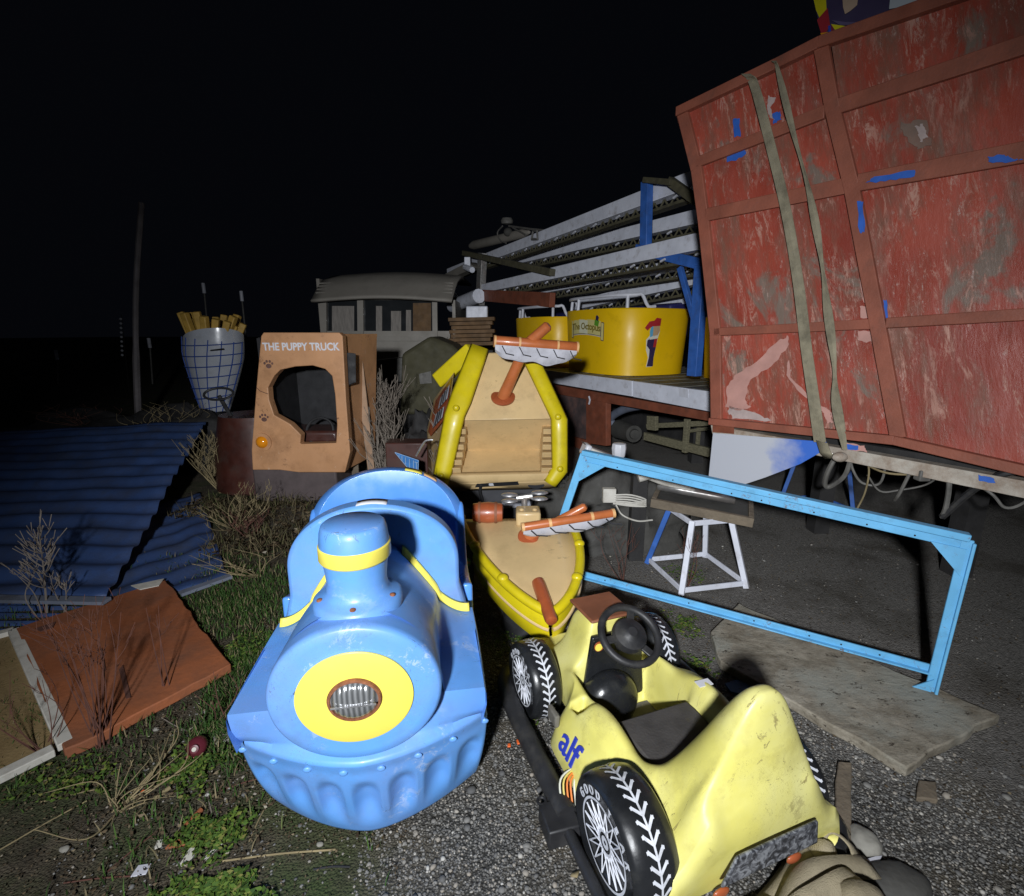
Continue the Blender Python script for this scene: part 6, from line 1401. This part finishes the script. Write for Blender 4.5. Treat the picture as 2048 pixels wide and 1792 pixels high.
# ------------------------------------------------------------------ litter
def litter(name, label, cat, u, v, size, mat, rot=0, part='scrap', shape='box'):
    c = W(u, v, z=0); o = thing(name, label, cat, (c.x, c.y, 0), rot); mb = MB()
    if shape == 'box': mb.prism([V(-size[0]/2,-size[1]/2,.002), V(size[0]*.45,-size[1]*.5,.002), V(size[0]/2,size[1]*.4,.004), V(-size[0]*.35,size[1]/2,.002)], V(0,0,size[2]))
    elif shape == 'stick': mb.tube(curve([V(-size[0]/2,0,size[1]), V(0,size[1]*1.5,size[1]*1.2), V(size[0]/2,0,size[1])], 4), size[1], 7)
    elif shape == 'cyl': mb.tube([V(-size[0]/2,0,size[1]), V(size[0]/2,0,size[1])], size[1], 12)
    elif shape == 'leaf': mb.add([V(0,-size[1]/2,.006), V(size[0]/2,0,.012), V(0,size[1]/2,.004), V(-size[0]/2,0,.01)], [(0,1,2,3)])
    mb.build(part, M[mat], o, bevel=.002 if shape == 'box' else 0, thick=.002 if shape == 'leaf' else 0); return o
c = W(400,1502,z=0); o = thing('plastic_bottle', 'crushed maroon plastic bottle lying left of the train', 'bottle', (c.x, c.y, .0), R(20)); mb = MB(); mb.lathe([(.012,0),(.034,.006),(.036,.03),(.03,.045),(.016,.055),(.015,.068),(.004,.069)], 20, Matrix.Translation(V(0,0,.03)) @ Matrix.Rotation(R(62), 4, 'X')); mb.build('bottle_body', M['bottle'], o); mb = MB(); mb.lathe([(.008,.0685),(.008,.0705)], 14, Matrix.Translation(V(0,0,.03)) @ Matrix.Rotation(R(62), 4, 'X')); mb.build('cap_mark', M['litterw'], o)
litter('plastic_scrap', 'pink plastic flap beside the maroon bottle', 'plastic scrap', 386, 1510, (.05,.05,.004), 'pink', .3)
litter('carton', 'small white carton lying on the lower left ground', 'carton', 380, 1718, (.03,.05,.015), 'litterw', .1); litter('paper_scrap', 'folded white paper scrap left of the white carton', 'paper', 318, 1690, (.02,.03,.004), 'litterw', .5); litter('paper_scrap', 'grey flat paper scrap on the lower left dirt', 'paper', 283, 1742, (.045,.035,.004), 'sail', .2)
litter('stick', 'pale curved stick right of the white carton', 'stick', 450, 1690, (.12,.006), 'litterw', R(55), 'branch', 'stick'); litter('stick', 'long thin dry stalk lying below the train', 'stick', 560, 1712, (.34,.003), 'straw', R(6), 'branch', 'stick'); litter('stick', 'short black plastic strip on the gravel below the train', 'strip', 664, 1738, (.11,.003), 'black', R(4), 'strip', 'stick')
litter('wood_chunk', 'orange-brown stick of wood on the left ground', 'wood', 388, 1640, (.06,.009), 'door', R(75), 'chunk', 'cyl'); litter('wood_chunk', 'pale wood stub near the dead stems at left', 'wood', 325, 1590, (.05,.008), 'straw', R(60), 'chunk', 'cyl'); litter('wood_chunk', 'flat brown wood chips in a small heap at left', 'wood', 355, 1690, (.06,.025,.008), 'door', .2); litter('wood_chunk', 'mossy brown stick right of the dead stems', 'wood', 345, 1540, (.09,.010), 'pallet', R(35), 'chunk', 'cyl')
litter('orange_scrap', 'tiny bright orange scrap in the dirt at left', 'scrap', 286, 1585, (.010,.010,.006), 'orange', 0); litter('orange_scrap', 'orange peel piece on gravel between train and toy car', 'scrap', 1039, 1485, (.028,.022,.006), 'orange', .4); litter('orange_scrap', 'smaller orange peel piece nearer the train', 'scrap', 1018, 1493, (.014,.016,.006), 'orange', .1)
litter('fallen_leaf', 'pale brown fallen leaf near the black battery box', 'leaf', 1150, 1752, (.035,.022), 'straw', .5, 'blade', 'leaf'); litter('fallen_leaf', 'yellow leaf beside the rear left wheel', 'leaf', 1198, 1778, (.03,.02), 'orange_sticker', .9, 'blade', 'leaf'); litter('flat_stone', 'flat grey paving stone piece left of the train nose', 'stone', 440, 1478, (.16,.07,.012), 'stone', .4)
for i, (u, v, s_, lb) in enumerate(((312,1460,.012,'pale pebble below the orange door'), (408,1425,.010,'white pebble right of the orange door corner'), (130,1700,.014,'pale crumpled paper near the lower left corner'), (560,1370,.012,'white stone chip beside the train shoulder'), (495,1480,.016,'grey stone close to the train bumper'), (640,1690,.010,'white pebble left under the train nose'), (1330,1560,.008,'tiny white pebble beside the toy car') , (1620,1480,.009,'white chip between toy car and slab'))): stone(lb, u, v, (s_*1.1, s_*.85, s_*.6), 'stone', i+20, 'pebble')

rl = random.Random(77)
for i, (u, v, ln, rot_, lb) in enumerate(((150,1590,.20,.3,'dry twig lying left of the dead stems'), (270,1700,.16,1.1,'dry twig below the dead stems at lower left'), (420,1600,.14,2.2,'thin twig between maroon bottle and carton'), (90,1650,.22,.9,'thin dark twig near the lower left corner'), (480,1570,.12,.4,'short twig close to the train bumper'), (350,1450,.18,2.7,'pale stalk lying below the orange door corner'), (520,1640,.15,1.6,'brown stalk in weeds below the train bumper'), (200,1760,.2,.1,'twig at the bottom edge on the left'))):
    litter('stick', lb, 'stick', u, v, (ln, .0022), ('straw','twigred','twig')[i % 3], rot_, 'branch', 'stick')

GROUPS = dict(lashing_strap='ratchet straps over the red wall', trestle='steel trestles', rubbish_sack='bags and sacks behind the rides', marker_post='marker posts in the far dark', tin_sheet='blue tin sheets on the left', dry_weed='dry weeds around the yard', dry_bush='leafless bushes behind the train', stick='sticks and stalks on the ground', stone='stones on the ground', wood_offcut='timber offcuts on the right', wood_chunk='bits of wood on the left ground', orange_scrap='orange scraps', paper_scrap='paper scraps on the left', fallen_leaf='fallen leaves on the gravel')
for o in sc.objects:
    if o.parent is None and 'category' in o and 'group' not in o:
        g_ = GROUPS.get(o.name.split('.')[0])
        if g_: o['group'] = g_
